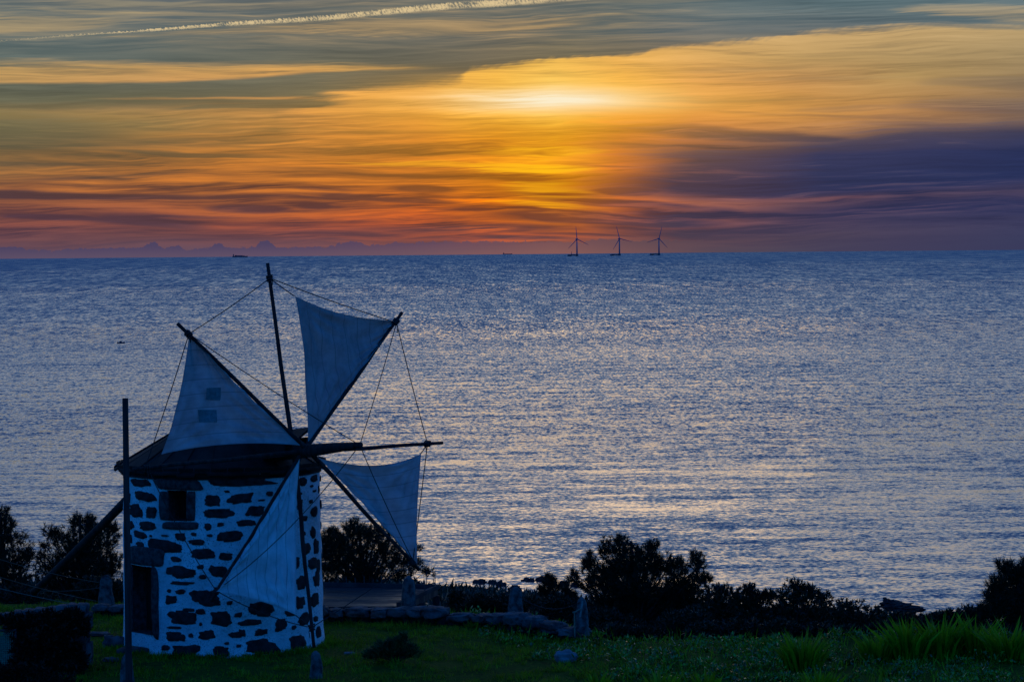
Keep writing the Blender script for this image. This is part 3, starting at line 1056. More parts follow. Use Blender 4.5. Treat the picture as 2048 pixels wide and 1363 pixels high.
def sail_surface(Tp, Cp, Hp, c_out, c_leech, belly, seed, off_):
    T, C_, H = on_wheel(*Tp, off_), on_wheel(*Cp, off_ * 0.5), on_wheel(*Hp, off_)
    inn = ((T + C_ + H) / 3)
    ct_n = (H - (T + C_) / 2)
    hc_n = (T - (H + C_) / 2)

    def f(u, v):
        L = H + (T - H) * v
        Ee = C_ + (T - C_) * v
        # loose outer edge, hollow leech
        Ee = Ee + ct_n * (c_out * 4 * v * (1 - v))
        p = L + (Ee - L) * u
        p = p + hc_n * (c_leech * 4 * u * (1 - u) * (1 - v) ** 2)
        # luff gathered between its ties
        p = p + (inn - L).normalized() * (0.028 + 0.026 * abs(math.sin(v * math.pi * 6))) * (1 - u) ** 6
        w = u * (1 - u) * 4 * (v * (1 - v) * 4) ** 0.6
        off = -belly * w
        off += 0.024 * math.sin(9 * u + 14 * v + seed + 2 * mnoise.noise(Vector((u * 2, v * 2, seed)))) * w + 0.085 * mnoise.noise(Vector((u * 3.5 + seed, v * 3.2, seed))) * (w + 0.15)
        # creases running out of the ends of the cloth
        for (eu, ev) in ((1, 0), (0, 1), (0, 0)):
            dd = math.hypot(u - eu, v - ev)
            an = math.atan2(v - ev, u - eu)
            off += 0.034 * math.sin(an * 17 + seed + 1.5 * mnoise.noise(Vector((dd * 4, an * 3, seed)))) * math.exp(-((dd - 0.3) / 0.22) ** 2)
        return p + N * (off + 0.03)
    return f


def sail(Tp, Cp, Hp, c_out, c_leech, belly, seed, off_, mat):
    f = sail_surface(Tp, Cp, Hp, c_out, c_leech, belly, seed, off_)
    n = 46
    V, F, UV = [], [], []
    for j in range(n + 1):
        for i in range(n + 1):
            V.append(f(i / n, j / n))
            UV.append((i / n, j / n))
    for j in range(n):
        for i in range(n):
            F.append((j * (n + 1) + i, j * (n + 1) + i + 1, (j + 1) * (n + 1) + i + 1, (j + 1) * (n + 1) + i))
    o = mesh_obj('sail', V, F, mat, mill, True)
    me = o.data
    ul = me.uv_layers.new(name='UVMap')
    for lp in me.loops:
        ul.data[lp.index].uv = UV[lp.vertex_index]
    return o, f


M_CLOTH2 = cloth_material('canvas_lit_tone', (0.80, 0.79, 0.80))  # same canvas on every sail; this tone paints in the stronger light
M_CLOTH3 = cloth_material('canvas_dim_tone', (0.37, 0.35, 0.35))  # same canvas, the dimmer light on this sail put into its colour
M_CLOTH4 = cloth_material('canvas_half_lit_tone', (0.48, 0.47, 0.48))  # same canvas, its middling light put into the colour
SAILS = [((377, 667), (321, 908), (601, 891), 0.03, 0.05, 0.16, 1.0, 0.2, M_CLOTH),
         ((796, 641), (589, 592), (614, 888), 0.045, 0.035, 0.16, 4.0, 0.0, M_CLOTH3),
         ((833, 1129), (841, 907), (633, 914), 0.02, 0.09, 0.18, 7.0, 0.2, M_CLOTH4),
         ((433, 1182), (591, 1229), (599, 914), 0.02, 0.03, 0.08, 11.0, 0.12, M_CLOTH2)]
made = []
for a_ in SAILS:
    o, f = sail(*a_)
    made.append((o, f, a_))
# two mended places on the big upper-left sail
so, sf, sa = made[0]


def uv_of(f, x, y):
    best = None
    for j in range(61):
        for i in range(61):
            p = f(i / 60, j / 60)
            d = p - CAM_LOC
            e = CAM_ROT.transposed() @ d
            sx, sy = 1024 + FPX * e.x / -e.z, 681.5 - FPX * e.y / -e.z
            q_ = (sx - x) ** 2 + (sy - y) ** 2
            if best is None or q_ < best[0]:
                best = (q_, i / 60, j / 60)
    return best[1], best[2]


for (x0, y0, x1, y1) in ((412, 775, 441, 800), (396, 818, 433, 846)):
    cs = [uv_of(sf, *p_) for p_ in ((x0, y1), (x1, y1), (x1, y0), (x0, y0))]
    V, F = [], []
    for j in range(7):
        for i in range(7):
            s_, t_ = i / 6, j / 6
            u = (cs[0][0] * (1 - s_) + cs[1][0] * s_) * (1 - t_) + (cs[3][0] * (1 - s_) + cs[2][0] * s_) * t_
            v = (cs[0][1] * (1 - s_) + cs[1][1] * s_) * (1 - t_) + (cs[3][1] * (1 - s_) + cs[2][1] * s_) * t_
            V.append(sf(u, v) + N * (0.012 + 0.004 * mnoise.noise(Vector((i, j, x0)))))
    for j in range(6):
        for i in range(6):
            F.append((j * 7 + i, j * 7 + i + 1, j * 7 + 8 + i, j * 7 + 7 + i))
    mesh_obj('patch', V, F, M_PATCH, so, True)


def rope(P0, P1, sag=0.0, r=0.012, name='rope', mat=None, parent=None, n=14, tilt=None):
    pts = []
    for i in range(n + 1):
        t = i / n
        p = Vector(P0).lerp(Vector(P1), t)
        p.z -= sag * 4 * t * (1 - t)
        pts.append(p)
    b = MB()
    b.tube(pts, r, 5)
    return b.build(name, mat or M_ROPE, parent, True)


for i in range(8):                                      # from spar end to spar end
    rope(knots[i], knots[(i + 1) % 8], (0.03, 0.05, 0.02, 0.02, 0.10, 0.12, 0.04, 0.03)[i], 0.011, parent=mill)
for a_, nxt in zip(SAILS, (6, 0, 2, 4)):                # sheet from the free corner of each sail
    rope(on_wheel(*a_[1], 0.03), knots[nxt], 0.01, 0.012, parent=mill)
for i, sg in ((1, 0.05), (3, 0.06), (5, 0.25), (7, 0.05)):     # stays from the shaft's nose
    rope(S1_ - N * 0.04, knots[i], sg, 0.010, parent=mill)

# tail pole: out of the back of the roof down to the ground
b = MB()
t0 = Vector((MC.x, MC.y, GZ + 4.45)) + Vector((-0.6, 0.8, 0)) * 1.9
t1 = at(66, 1184, MC.y + 0.8 * 9.2)
b.tube([t0.lerp(t1, i / 8) + Vector((0, 0, -0.06 * math.sin(math.pi * i / 8))) for i in range(9)], [0.12 - 0.03 * i / 8 for i in range(9)], 10, 0, True, 0.1)
b.build('tail_pole', M_WOOD, mill, True)
TAIL = t1
# check: lengths of the arms
print('ARMS', [round((t - HUB).length, 2) for t in tips], 'hub', HUB[:], 'win', WIN, 'door', DOOR)

# ------------------------------------------------------------------ ground
def smooth(a, b, x):
    t = min(1, max(0, (x - a) / (b - a)))
    return t * t * (3 - 2 * t)


def coast(x):
    """depth at which the land meets the sea"""
    return 475.0 + 18.0 * mnoise.noise(Vector((x * 0.03, 4.2, 0))) + 10 * mnoise.noise(Vector((x * 0.11, 1.2, 0))) - 40 * smooth(10, 60, x) + 25 * smooth(10, -20, x)


def plateau(x):
    """depth at which the level lawn breaks off"""
    return 72.6 - 2.9 * smooth(-9.0, -5.5, x) - 1.0 * smooth(-2.5, 0.5, x) - 3.6 * smooth(0.3, 2.6, x) + 0.35 * mnoise.noise(Vector((x * 0.4, 0, 3.0)))


def ground_z(x, y):
    z = GZ
    if y < 50:
        z = GZ + (50 - y) * 0.148
        if y < 2:
            z = GZ + 48 * 0.148
    edge = plateau(x)
    if y > edge:
        s = min(1.0, max(0.0, (y - edge) / 8.0)) ** 0.8
        c = coast(x)
        f = (y - edge) / (c - edge)
        line = 47.6 * (1 - f) ** 0.93 if f < 1 else -2.0 * (y - c) / 10
        z = GZ * (1 - s) + line * s if s < 1 else line
    # knolls of the foreground at the right
    z += 0.10 * mnoise.noise(Vector((x * 0.35, y * 0.35, 1.0))) * smooth(-4, 0, x) + 0.04 * mnoise.noise(Vector((x * 0.9, y * 0.9, 5.0))) + 0.035 * mnoise.noise(Vector((x * 2.1, y * 2.1, 7.0)))
    if y > 85:
        z += (0.9 * mnoise.noise(Vector((x * 0.06, y * 0.02, 9.0))) + 0.5 * mnoise.noise(Vector((x * 0.2, y * 0.06, 2.0)))) * smooth(85, 120, y) * (1 - smooth(440, 490, y))
    return max(z, -4.0)


ys = [-60, -20, 0, 2, 15, 30, 42] + [46 + 0.25 * i for i in range(168)] + [88.5 + 2.2 * (1.045 ** i) * i for i in range(1, 50)]
ys = [y for y in ys if y < 600] + [620]
xs = sorted(set([-400, -300, -220, -160, -120, -95, -80, -70, -60, -50, -42, -36, -31, -27, -24] + [-21 + 0.3 * i for i in range(142)] + [23, 26, 30, 35, 41, 48, 56, 65, 75, 86, 100, 120, 160, 220, 300, 400]))
V = [(x, y, ground_z(x, y)) for y in ys for x in xs]
nx_ = len(xs)
F = [(j * nx_ + i, j * nx_ + i + 1, (j + 1) * nx_ + i + 1, (j + 1) * nx_ + i) for j in range(len(ys) - 1) for i in range(nx_ - 1)]
m, q = new_mat('turf_and_scrub')
geo = q.node('ShaderNodeNewGeometry')
gx, gy, gz = q.sep(geo.outputs['Position'])
n1 = q.noise(geo.outputs['Position'], 0.8, 5.0, 0.6)
n2 = q.noise(geo.outputs['Position'], 9.0, 5.0, 0.65)
turf = q.mix(q.ss(n2 + n1 * 0.4, 0.45, 0.85), (0.010, 0.028, 0.004, 1), (0.04, 0.10, 0.008, 1))
scrub = q.mix(q.ss(n1, 0.35, 0.65), (0.012, 0.018, 0.010, 1), (0.025, 0.035, 0.015, 1))
col = q.mix(q.ss(gy + (n1 - 0.5) * 4.0, 72.0, 76.0), turf, scrub)
p = q.node('ShaderNodeBsdfPrincipled')
q.put(p.inputs['Base Color'], col)
p.inputs['Roughness'].default_value = 0.95
p.inputs['Specular IOR Level'].default_value = 0.05
bn = q.node('ShaderNodeBump')
bn.inputs['Strength'].default_value = 0.8
bn.inputs['Distance'].default_value = 0.08
q.put(bn.inputs['Height'], n2)
q.l.new(bn.outputs[0], p.inputs['Normal'])
o = q.node('ShaderNodeOutputMaterial')
q.l.new(p.outputs[0], o.inputs[0])
ground = mesh_obj('ground', V, F, m, None, True)
ground['kind'] = 'structure'


def on_ground(x, y):
    """where the line of sight of a photo pixel meets the ground"""
    d = ray(x, y)
    t = 46.0
    for _ in range(4000):
        p = CAM_LOC + d * t
        if p.z <= ground_z(p.x, p.y):
            break
        t += 0.05 if t < 110 else 0.5
    return Vector((p.x, p.y, ground_z(p.x, p.y)))


# ------------------------------------------------------------------ tall pole in front of the mill
pb = on_ground(250, 1405)
pole = MB()
Yp = 57.6
pt = at(250.5, 796, Yp)
pf = Vector((pt.x, Yp, ground_z(pt.x, Yp) - 0.3))
pole.tube([pf.lerp(pt, i / 10) for i in range(11)], [0.072 - 0.012 * i / 10 for i in range(11)], 12, 0, True, 0.05)
po = pole.build('wooden_pole', M_POLE, None, True)
tag(po, 'tall bare round wooden pole standing in front of the windmill door', 'pole')

# ------------------------------------------------------------------ standing stones and boulders
def standing_stone(px, py_base, py_top, w, label, seed, Yd=None, group='standing anchor stones around the windmill'):
    f = on_ground(px, py_base) if Yd is None else at(px, py_base, Yd)
    h = (py_base - py_top) / FPX * f.y
    hw = w / FPX * f.y / 2
    b = MB()
    V, F = [], []
    n, L = 14, 12
    for j in range(L + 1):
        t = j / L
        wd = hw * (1.0 - 0.42 * t) * (1 - 0.75 * max(0, (t - 0.86) / 0.14) ** 2)
        for i in range(n):
            a = 2 * math.pi * i / n
            e = Vector((math.copysign(abs(math.cos(a)) ** 0.75, math.cos(a)), math.copysign(abs(math.sin(a)) ** 0.75, math.sin(a)) * 0.7, 0))
            rr = 1 + 0.16 * mnoise.noise(Vector((e.x + seed, e.y, t * 2.5))) + 0.07 * mnoise.noise(Vector((e.x * 3, e.y * 3 + seed, t * 7)))
            lean = 0.10 * hw * mnoise.noise(Vector((seed, t, 0)))
            V.append(Vector((f.x + e.x * wd * rr + lean, f.y + e.y * wd * rr, f.z - 0.12 + (h + 0.12) * t)))
    for j in range(L):
        for i in range(n):
            F.append((j * n + i, j * n + (i + 1) % n, (j + 1) * n + (i + 1) % n, (j + 1) * n + i))
    F.append(tuple(L * n + i for i in range(n)))
    b.add(V, F)
    o = b.build('standing_stone', M_ROCK, None, True)
    return tag(o, label, 'standing stone', group)


standing_stone(213, 1212, 1149, 36, 'broad pale standing stone left of the windmill under the dark pine', 1.0)
standing_stone(817, 1236, 1150, 36, 'standing stone in front of the flat concrete roof', 2.4, 69.4)
standing_stone(1032, 1243, 1172, 39, 'tapered standing stone rising from the low stone wall', 3.9, 67.6)
s4 = standing_stone(1164, 1263, 1192, 31, 'leaning standing stone wrapped with pale tape at the end of the wall', 5.2, 65.4)
standing_stone(632, 1356, 1300, 30, 'short pointed standing stone on the lawn in front of the sails', 6.1)
standing_stone(254, 1375, 1306, 34, 'dark standing stone at the foot of the tall pole', 7.7)

# tape and stick on the leaning stone
f4 = at(1164, 1263, 65.4)
b = MB()
pts = [at(x, y, f4.y - 0.22) for x, y in ((1165, 1201), (1163, 1215), (1160, 1233))]
for p_, q_ in zip(pts, pts[1:]):
    b.add([p_ + Vector((-0.018, 0, 0)), p_ + Vector((0.018, 0, 0)), q_ + Vector((0.022, 0, 0)), q_ + Vector((-0.022, 0, 0)),
           p_ + Vector((-0.018, 0.012, 0)), p_ + Vector((0.018, 0.012, 0)), q_ + Vector((0.022, 0.012, 0)), q_ + Vector((-0.022, 0.012, 0))],
          [(0, 1, 2, 3), (4, 7, 6, 5), (0, 4, 5, 1), (1, 5, 6, 2), (2, 6, 7, 3), (3, 7, 4, 0)])
tag(b.build('tape_strip', M_TAPE), 'pale strip of tape hanging on the leaning standing stone', 'tape')
b = MB()
b.tube([at(1145, 1224, f4.y - 0.25), at(1152, 1222, f4.y - 0.25), at(1162, 1216, f4.y - 0.25)], 0.02, 6)
b.tube([at(1149, 1222, f4.y - 0.22), Vector((at(1149, 1262, f4.y - 0.22).x, f4.y - 0.22, f4.z - 0.1))], 0.018, 6)
tag(b.build('marker_stake', M_CORD), 'thin pale wooden stake with crosspiece beside the leaning stone', 'stake')

for (x, y, w, h, lab, mt) in ((1132, 1312, 44, 22, 'pale rounded boulder lying in the rough grass', M_PALE),
                              (228, 1283, 42, 26, 'flat stone slab on the lawn left of the tall pole', M_WALLROCK),
                              (196, 1267, 46, 8, 'low flat stone in the lawn beside the ivy covered pier', M_WALLROCK),
                              (222, 1318, 34, 8, 'small flush stone in the lawn beneath the slab', M_WALLROCK),
                              (700, 1305, 24, 4, 'thin pale stone flush with the lawn right of the windmill', M_PALE),
                              (1172, 1262, 22, 12, 'small stone at the foot of the leaning standing stone', M_WALLROCK)):
    f = on_ground(x, y + h * 0.4)
    b = MB()
    sx = w / FPX * f.y / 2
    sz = h / FPX * f.y / 2
    b.rock(f + Vector((0, 0, sz * 0.6)), (sx, sx * 0.8, sz * 1.1), x * 0.37, 0.42, 14, sq=0.75, freq=2.2)
    tag(b.build('boulder', mt, None, True), lab, 'stone')

# ------------------------------------------------------------------ low dry-stone walls
def stone_wall(pts, label, hgt, wid, seed):
    """pts: foot line of the wall, in metres; blocks laid end to end in one or two courses"""
    b = MB()
    r_ = random.Random(seed)
    cum = [0]
    for a_, c_ in zip(pts, pts[1:]):
        cum.append(cum[-1] + (c_ - a_).length)
    s = 0.0
    k = 0
    while s < cum[-1]:
        L = r_.uniform(0.36, 0.72)
        mid = s + L / 2
        i = max(j for j in range(len(cum)) if cum[j] <= min(mid, cum[-1] - 1e-3))
        i = min(i, len(pts) - 2)
        t = (mid - cum[i]) / (cum[i + 1] - cum[i])
        p_ = pts[i].lerp(pts[i + 1], t)
        d = (pts[i + 1] - pts[i]).normalized()
        M_ = Matrix.Rotation(math.atan2(d.y, d.x) + r_.uniform(-.08, .08), 3, 'Z') @ Matrix.Rotation(r_.uniform(-.06, .06), 3, 'Y')
        h = hgt * r_.uniform(0.74, 1.2)
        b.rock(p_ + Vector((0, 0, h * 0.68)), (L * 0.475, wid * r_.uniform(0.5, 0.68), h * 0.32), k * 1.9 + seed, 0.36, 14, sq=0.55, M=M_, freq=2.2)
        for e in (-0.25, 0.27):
            b.rock(p_ + M_ @ Vector((e * L, 0.06, 0)) + Vector((0, 0, h * 0.2)), (L * 0.24, wid * 0.42, h * 0.34), k * 2.9 + seed + e, 0.3, 9, mi=1, sq=0.55, M=M_, freq=2.2)  # lower stones darker: shade under the top slabs put into their colour
        s += L
        k += 1
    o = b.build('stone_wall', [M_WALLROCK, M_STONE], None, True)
    return tag(o, label, 'stone wall')


wr = [on_ground(x, y) for x, y in ((620, 1241), (700, 1243), (800, 1245), (870, 1247), (960, 1252), (1010, 1259), (1060, 1266), (1100, 1273), (1148, 1280))]
stone_wall(wr, 'low dry stone wall curving along the lawn right of the windmill', 0.36, 0.5, 3)
wl = [on_ground(x, y) for x, y in ((186, 1229), (215, 1230), (262, 1231))]
stone_wall(wl, 'short stretch of low stone wall behind the windmill at left', 0.26, 0.45, 8)

# ------------------------------------------------------------------ ivy covered wall, mesh fence at far left
Yw = 61.5
b = MB()
r_ = random.Random(4)
top = [(-40, 1236), (0, 1230), (40, 1224), (90, 1218), (130, 1211), (172, 1210)]
for (x0, y0), (x1, y1) in zip(top, top[1:]):
    for s in range(2):
        xa = x0 + (x1 - x0) * s / 2
        xb = x0 + (x1 - x0) * (s + 1) / 2
        ya = y0 + (y1 - y0) * (s + .5) / 2
        pa, pb_ = at(xa, ya, Yw), at(xb, ya, Yw)
        L = (pb_ - pa).length
        zt = pa.z
        b.rock(Vector(((pa.x + pb_.x) / 2, Yw + 0.25, zt - 0.10)), (L * 0.55, 0.32, 0.12), xa * 0.3, 0.2, 8, sq=0.5)
        for c_ in range(4):
            zz = zt - 0.2 - c_ * 0.33
            b.rock(Vector(((pa.x + pb_.x) / 2 + r_.uniform(-.1, .1), Yw + 0.25, zz - 0.16)), (L * 0.56, 0.28, 0.2), xa * 0.7 + c_, 0.18, 7, sq=0.45)
iv = b.build('garden_wall', M_WALLROCK, None, True)
tag(iv, 'stone garden wall at far left with pale flat top stones, half hidden by ivy', 'stone wall')

# gate pier at its end
b = MB()
pa = at(133, 1240, Yw - 0.4)
pb_ = at(168, 1240, Yw - 0.4)
zb_ = ground_z(pa.x, Yw - 0.4)
for c_ in range(6):
    h = (pa.z - zb_ + 0.2) / 6
    b.rock(Vector(((pa.x + pb_.x) / 2, Yw - 0.35, zb_ - 0.1 + h * (c_ + .5))), ((pb_.x - pa.x) * 0.52, 0.22, h * 0.53), c_ * 3.3, 0.08, 8, sq=0.3)
tag(b.build('gate_pier', M_STONE, None, True), 'dark square stone pier at the end of the ivy covered wall', 'gate pier')

# green mesh fence
Yf = 60.0
b = MB()
A, B_ = at(-60, 1262, Yf), at(31, 1262, Yf)
zt = A.z
zb2 = at(0, 1334, Yf).z
for i in range(int((B_.x - A.x) / 0.045) + 1):
    x = A.x + i * 0.045
    b.tube([(x, Yf, zb2), (x, Yf, zt)], 0.009, 4)
for i in range(int((zt - zb2) / 0.045) + 1):
    z = zb2 + i * 0.045
    b.tube([(A.x, Yf + 0.008, z), (B_.x, Yf + 0.008, z)], 0.009, 4)
fe = thing('mesh_fence', 'green wire mesh fence panel beside the ivy at far left', 'fence', (A.x, Yf, zb2))
b.build('mesh_panel', M_NET, fe)
b = MB()
b.tube([(A.x, Yf, zt + .02), (B_.x + .03, Yf, zt + .02)], 0.025, 8)
b.build('top_rail', M_STEEL, fe, True)
b = MB()
b.tube([(B_.x, Yf, zb2 - 0.3), (B_.x, Yf, zt + 0.05)], 0.03, 8)
b.build('post', M_STEEL, fe, True)

# ------------------------------------------------------------------ unfinished concrete building below the wall
zr = 48.75
pts = [at_z(600, 1171, zr), at_z(876, 1176, zr), at_z(797, 1212, zr), at_z(560, 1212, zr)]
for p_ in pts:
    p_.z = zr
bl = thing('concrete_building', 'unfinished flat roofed concrete building with bare steel rods beyond the wall', 'building', (pts[2].x, pts[2].y, ground_z(pts[2].x, pts[2].y)))
b = MB()
T = [p_ + Vector((0, 0, 0)) for p_ in pts]
Bm = [p_ + Vector((0, 0, -0.22)) for p_ in pts]
b.add(T + Bm, [(0, 3, 2, 1), (4, 5, 6, 7), (0, 1, 5, 4), (1, 2, 6, 5), (2, 3, 7, 6), (3, 0, 4, 7)])
slab = b.build('roof_slab', M_WET, bl)
b = MB()
far_l, far_r, near_r, near_l = pts
for a_, c_ in ((far_l, far_r), (far_r, near_r)):
    d = (c_ - a_).normalized()
    n_ = Vector((-d.y, d.x, 0)) * 0.07
    V = [a_ - n_, c_ - n_, c_ + n_, a_ + n_]
    V += [v + Vector((0, 0, 0.13)) for v in V]
    b.add([v + Vector((0, 0, 0.004)) for v in V], [(0, 1, 5, 4), (1, 2, 6, 5), (2, 3, 7, 6), (3, 0, 4, 7), (4, 5, 6, 7)])
b.build('parapet', M_CONC, bl)
for t_ in (0.03, 0.42, 0.97):
    c_ = far_r.lerp(near_r, t_)
    gzz = ground_z(c_.x, c_.y) - 0.3
    b = MB()
    b.box((c_.x - 0.02, c_.y, (gzz + zr - 0.22) / 2), (0.22, 0.22, zr - 0.22 - gzz))
    b.build('pillar', M_CONC, bl)
b = MB()
c0, c1 = far_l + Vector((0.6, -2.5, 0)), near_r.lerp(far_r, 0.2) + Vector((-0.9, 0, 0))
b.add([Vector((near_l.x, near_l.y + 1.2, zr - 0.22)), Vector((near_r.x - 0.5, near_r.y + 1.2, zr - 0.22)), Vector((near_r.x - 0.5, near_r.y + 1.2, zr - 3)), Vector((near_l.x, near_l.y + 1.2, zr - 3)),
       Vector((near_l.x, near_l.y + 1.4, zr - 0.22)), Vector((near_r.x - 0.5, near_r.y + 1.4, zr - 0.22)), Vector((near_r.x - 0.5, near_r.y + 1.4, zr - 3)), Vector((near_l.x, near_l.y + 1.4, zr - 3))],
      [(0, 3, 2, 1), (4, 5, 6, 7), (1, 2, 6, 5), (0, 4, 7, 3)])
b.build('wall', M_CONC, bl)
for i in range(16):
    p_ = far_l.lerp(far_r, (i + 0.3) / 15.6)
    b = MB()
    hh = random.uniform(0.10, 0.28) if i < 14 else 0.45
    b.tube([p_ + Vector((0, 0, 0.0)), p_ + Vector((random.uniform(-.03, .03), 0, hh + 0.12))], 0.014, 5)
    b.build('steel_rod', M_STEEL, bl)
for i in range(4):
    p_ = far_r.lerp(near_r, (i + 0.4) / 4)
    b = MB()
    b.tube([p_, p_ + Vector((random.uniform(-.05, .05), 0, random.uniform(.2, .42)))], 0.014, 5)
    b.build('steel_rod', M_STEEL, bl)

# ------------------------------------------------------------------ guy lines fanning out of the tail pole and across the stones
def guy(P0, P1, label, sag=0.05, r=0.007, mat=None):
    o = rope(P0, P1, sag, r, 'guy_line', mat or M_CORD)
    return tag(o, label, 'guy line', 'guy lines at the left')


st1 = on_ground(213, 1212)
guy(at(-60, 1135, 66.0), st1 + Vector((-0.2, -0.2, 0.15)), 'pale guy line running from the left edge to the foot of the broad standing stone', 0.05)
guy(at(-60, 1098, 67.0), st1 + Vector((-0.15, -0.15, 0.62)), 'faint guy line reaching the top of the broad standing stone', 0.08, 0.006)
guy(at(-60, 1160, 63.0), at(142, 1206, 62.5), 'pale guy line passing behind the garden wall top', 0.03)
guy(TAIL + Vector((0, 0, 0.05)), st1 + Vector((-0.1, -0.2, 0.5)), 'thin line from the tail pole end to the broad standing stone', 0.05, 0.005)
guy(at(-40, 1262, 60.4), at(118, 1220, 60.9), 'thin line crossing in front of the ivy', 0.05, 0.005)
f3 = at(1032, 1243, 67.6)
tag(rope(f3 + Vector((0.1, -0.1, 0.62)), f4 + Vector((-0.05, -0.1, 0.70)), 0.22, 0.010, 'slack_rope', M_ROPE), 'slack rope hung between the two right hand standing stones', 'rope')

# ------------------------------------------------------------------ out at sea
def turbine(px, base_y, hub_y, angs, Yd, lab):
    base = at(px, base_y, Yd)
    hub = at(px, hub_y, Yd)
    base.z = 0.0
    o = thing('wind_turbine', lab, 'wind turbine', base, 'floating wind turbines on the horizon')
    b = MB()
    b.tube([(base.x, Yd, 0), (base.x, Yd, hub.z)], [5.2, 3.6], 14)
    b.build('tower', M_TURB, o, True)
    b = MB()
    b.tube([(hub.x - 9, Yd + 6, hub.z), (hub.x - 6, Yd + 4, hub.z), (hub.x + 3, Yd - 4, hub.z), (hub.x + 5, Yd - 8, hub.z)], [2.6, 4.4, 4.4, 2.2], 10)
    b.build('nacelle', M_TURB, o, True)
    for a_ in angs:
        d = Vector((math.sin(a_), 0, math.cos(a_)))
        s = Vector((math.cos(a_), 0, -math.sin(a_)))
        b = MB()
        V = []
        hb = Vector((hub.x, Yd - 6, hub.z))
        for (t_, w, th) in ((0.0, 3.0, 3.0), (0.12, 5.6, 2.6), (0.4, 4.4, 1.6), (0.75, 3.2, 1.0), (1.0, 1.3, 0.5)):
            c_ = hb + d * 82 * t_
            V += [c_ - s * w * 0.5, c_ + Vector((0, -th / 2, 0)), c_ + s * w * 0.5, c_ + Vector((0, th / 2, 0))]
        F = []
        for i in range(4):
            for j in range(4):
                F.append((i * 4 + j, i * 4 + (j + 1) % 4, i * 4 + 4 + (j + 1) % 4, i * 4 + 4 + j))
        F += [(3, 2, 1, 0), (16, 17, 18, 19)]
        b.add(V, F)
        b.build('blade', M_TURB, o, True)
    # three-column float: one under the tower, two out to the left
    b = MB()
    cols = [Vector((base.x, Yd, 0)), Vector((base.x - 52, Yd - 14, 0)), Vector((base.x - 44, Yd + 36, 0))]
    for k, c_ in enumerate(cols):
        b.tube([c_ + Vector((0, 0, -6)), c_ + Vector((0, 0, 13 if k == 0 else 11))], 8.5, 16)
    for a_, c_ in ((0, 1), (1, 2), (2, 0)):
        b.tube([cols[a_] + Vector((0, 0, 9)), cols[c_] + Vector((0, 0, 9))], 2.2, 8)
        b.tube([cols[a_] + Vector((0, 0, 2)), cols[c_] + Vector((0, 0, 8))], 1.2, 8)
    b.build('float_platform', M_SHIP, o, True)


turbine(1154, 511, 478, [R(-5), R(117), R(223)], 18000.0, 'leftmost of the three floating wind turbines, against the orange glow')
turbine(1239, 510, 477, [R(-14), R(105), R(211)], 18200.0, 'middle one of the three floating wind turbines')
turbine(1318, 508, 477, [R(14), R(253), R(138)], 18400.0, 'rightmost of the three floating wind turbines')


def ship(px, length_px, Yd, name, lab, boxes, flip=1):
    c_ = at(px, 509, Yd)
    c_.z = 0
    L = length_px / FPX * Yd
    o = thing(name, lab, 'ship', c_)
    b = MB()
    prof = [(-0.5, 0.0, 0.9), (-0.48, 1.0, 1.0), (0.36, 1.0, 1.0), (0.44, 0.7, 1.08), (0.5, 0.05, 1.2)]
    V = []
    hb, hh = L * 0.07, L * 0.075
    for (x, w, k) in prof:
        for (yy, zz) in ((-1, 1), (1, 1), (0.8, 0), (-0.8, 0)):
            V.append(c_ + Vector((x * L * flip - (0 if zz else 0.02 * L * (x > .4)), yy * hb * max(w, 0.06), hh * k if zz else -3)))
    F = [(0, 1, 2, 3), (16, 19, 18, 17)]
    for i in range(4):
        for j in range(4):
            F.append((i * 4 + j, i * 4 + 4 + j, i * 4 + 4 + (j + 1) % 4, i * 4 + (j + 1) % 4))
    b.add(V, F)
    b.build('hull', M_SHIP, o)
    for nm, bx in boxes.items():
        b = MB()
        for (x, w, z0, z1) in bx:
            b.box(c_ + Vector((x * L, 0, (z0 + z1) / 2 * L)), (w * L, hb * 1.5, (z1 - z0) * L))
        b.build(nm, M_SHIP, o)


ship(480, 31, 22300.0, 'cargo_ship', 'loaded cargo ship on the horizon at left with bridge at its stern',
     {'bridge': [(-0.42, 0.07, 0.076, 0.17), (-0.425, 0.03, 0.17, 0.21)], 'cargo': [(-0.08, 0.5, 0.077, 0.125), (0.25, 0.12, 0.077, 0.105), (-0.27, 0.08, 0.077, 0.14)]})
ship(1015, 19, 23800.0, 'cargo_ship', 'small low ship on the horizon left of the turbines with a tall stern bridge',
     {'bridge': [(-0.4, 0.09, 0.076, 0.2)], 'foredeck': [(0.45, 0.06, 0.077, 0.11)]})
# navigation mark by the first turbine
c_ = at(1143, 510, 21000.0)
c_.z = 0
b = MB()
b.tube([c_ + Vector((0, 0, -2)), c_ + Vector((0, 0, 3)), c_ + Vector((0, 0, 5)), c_ + Vector((0, 0, 24)), c_ + Vector((0, 0, 26))], [7, 7, 2.6, 1.2, 0.4], 10)
tag(b.build('sail_boat', M_SHIP, None, True), 'tiny boat with a mast beside the left wind turbine', 'boat')
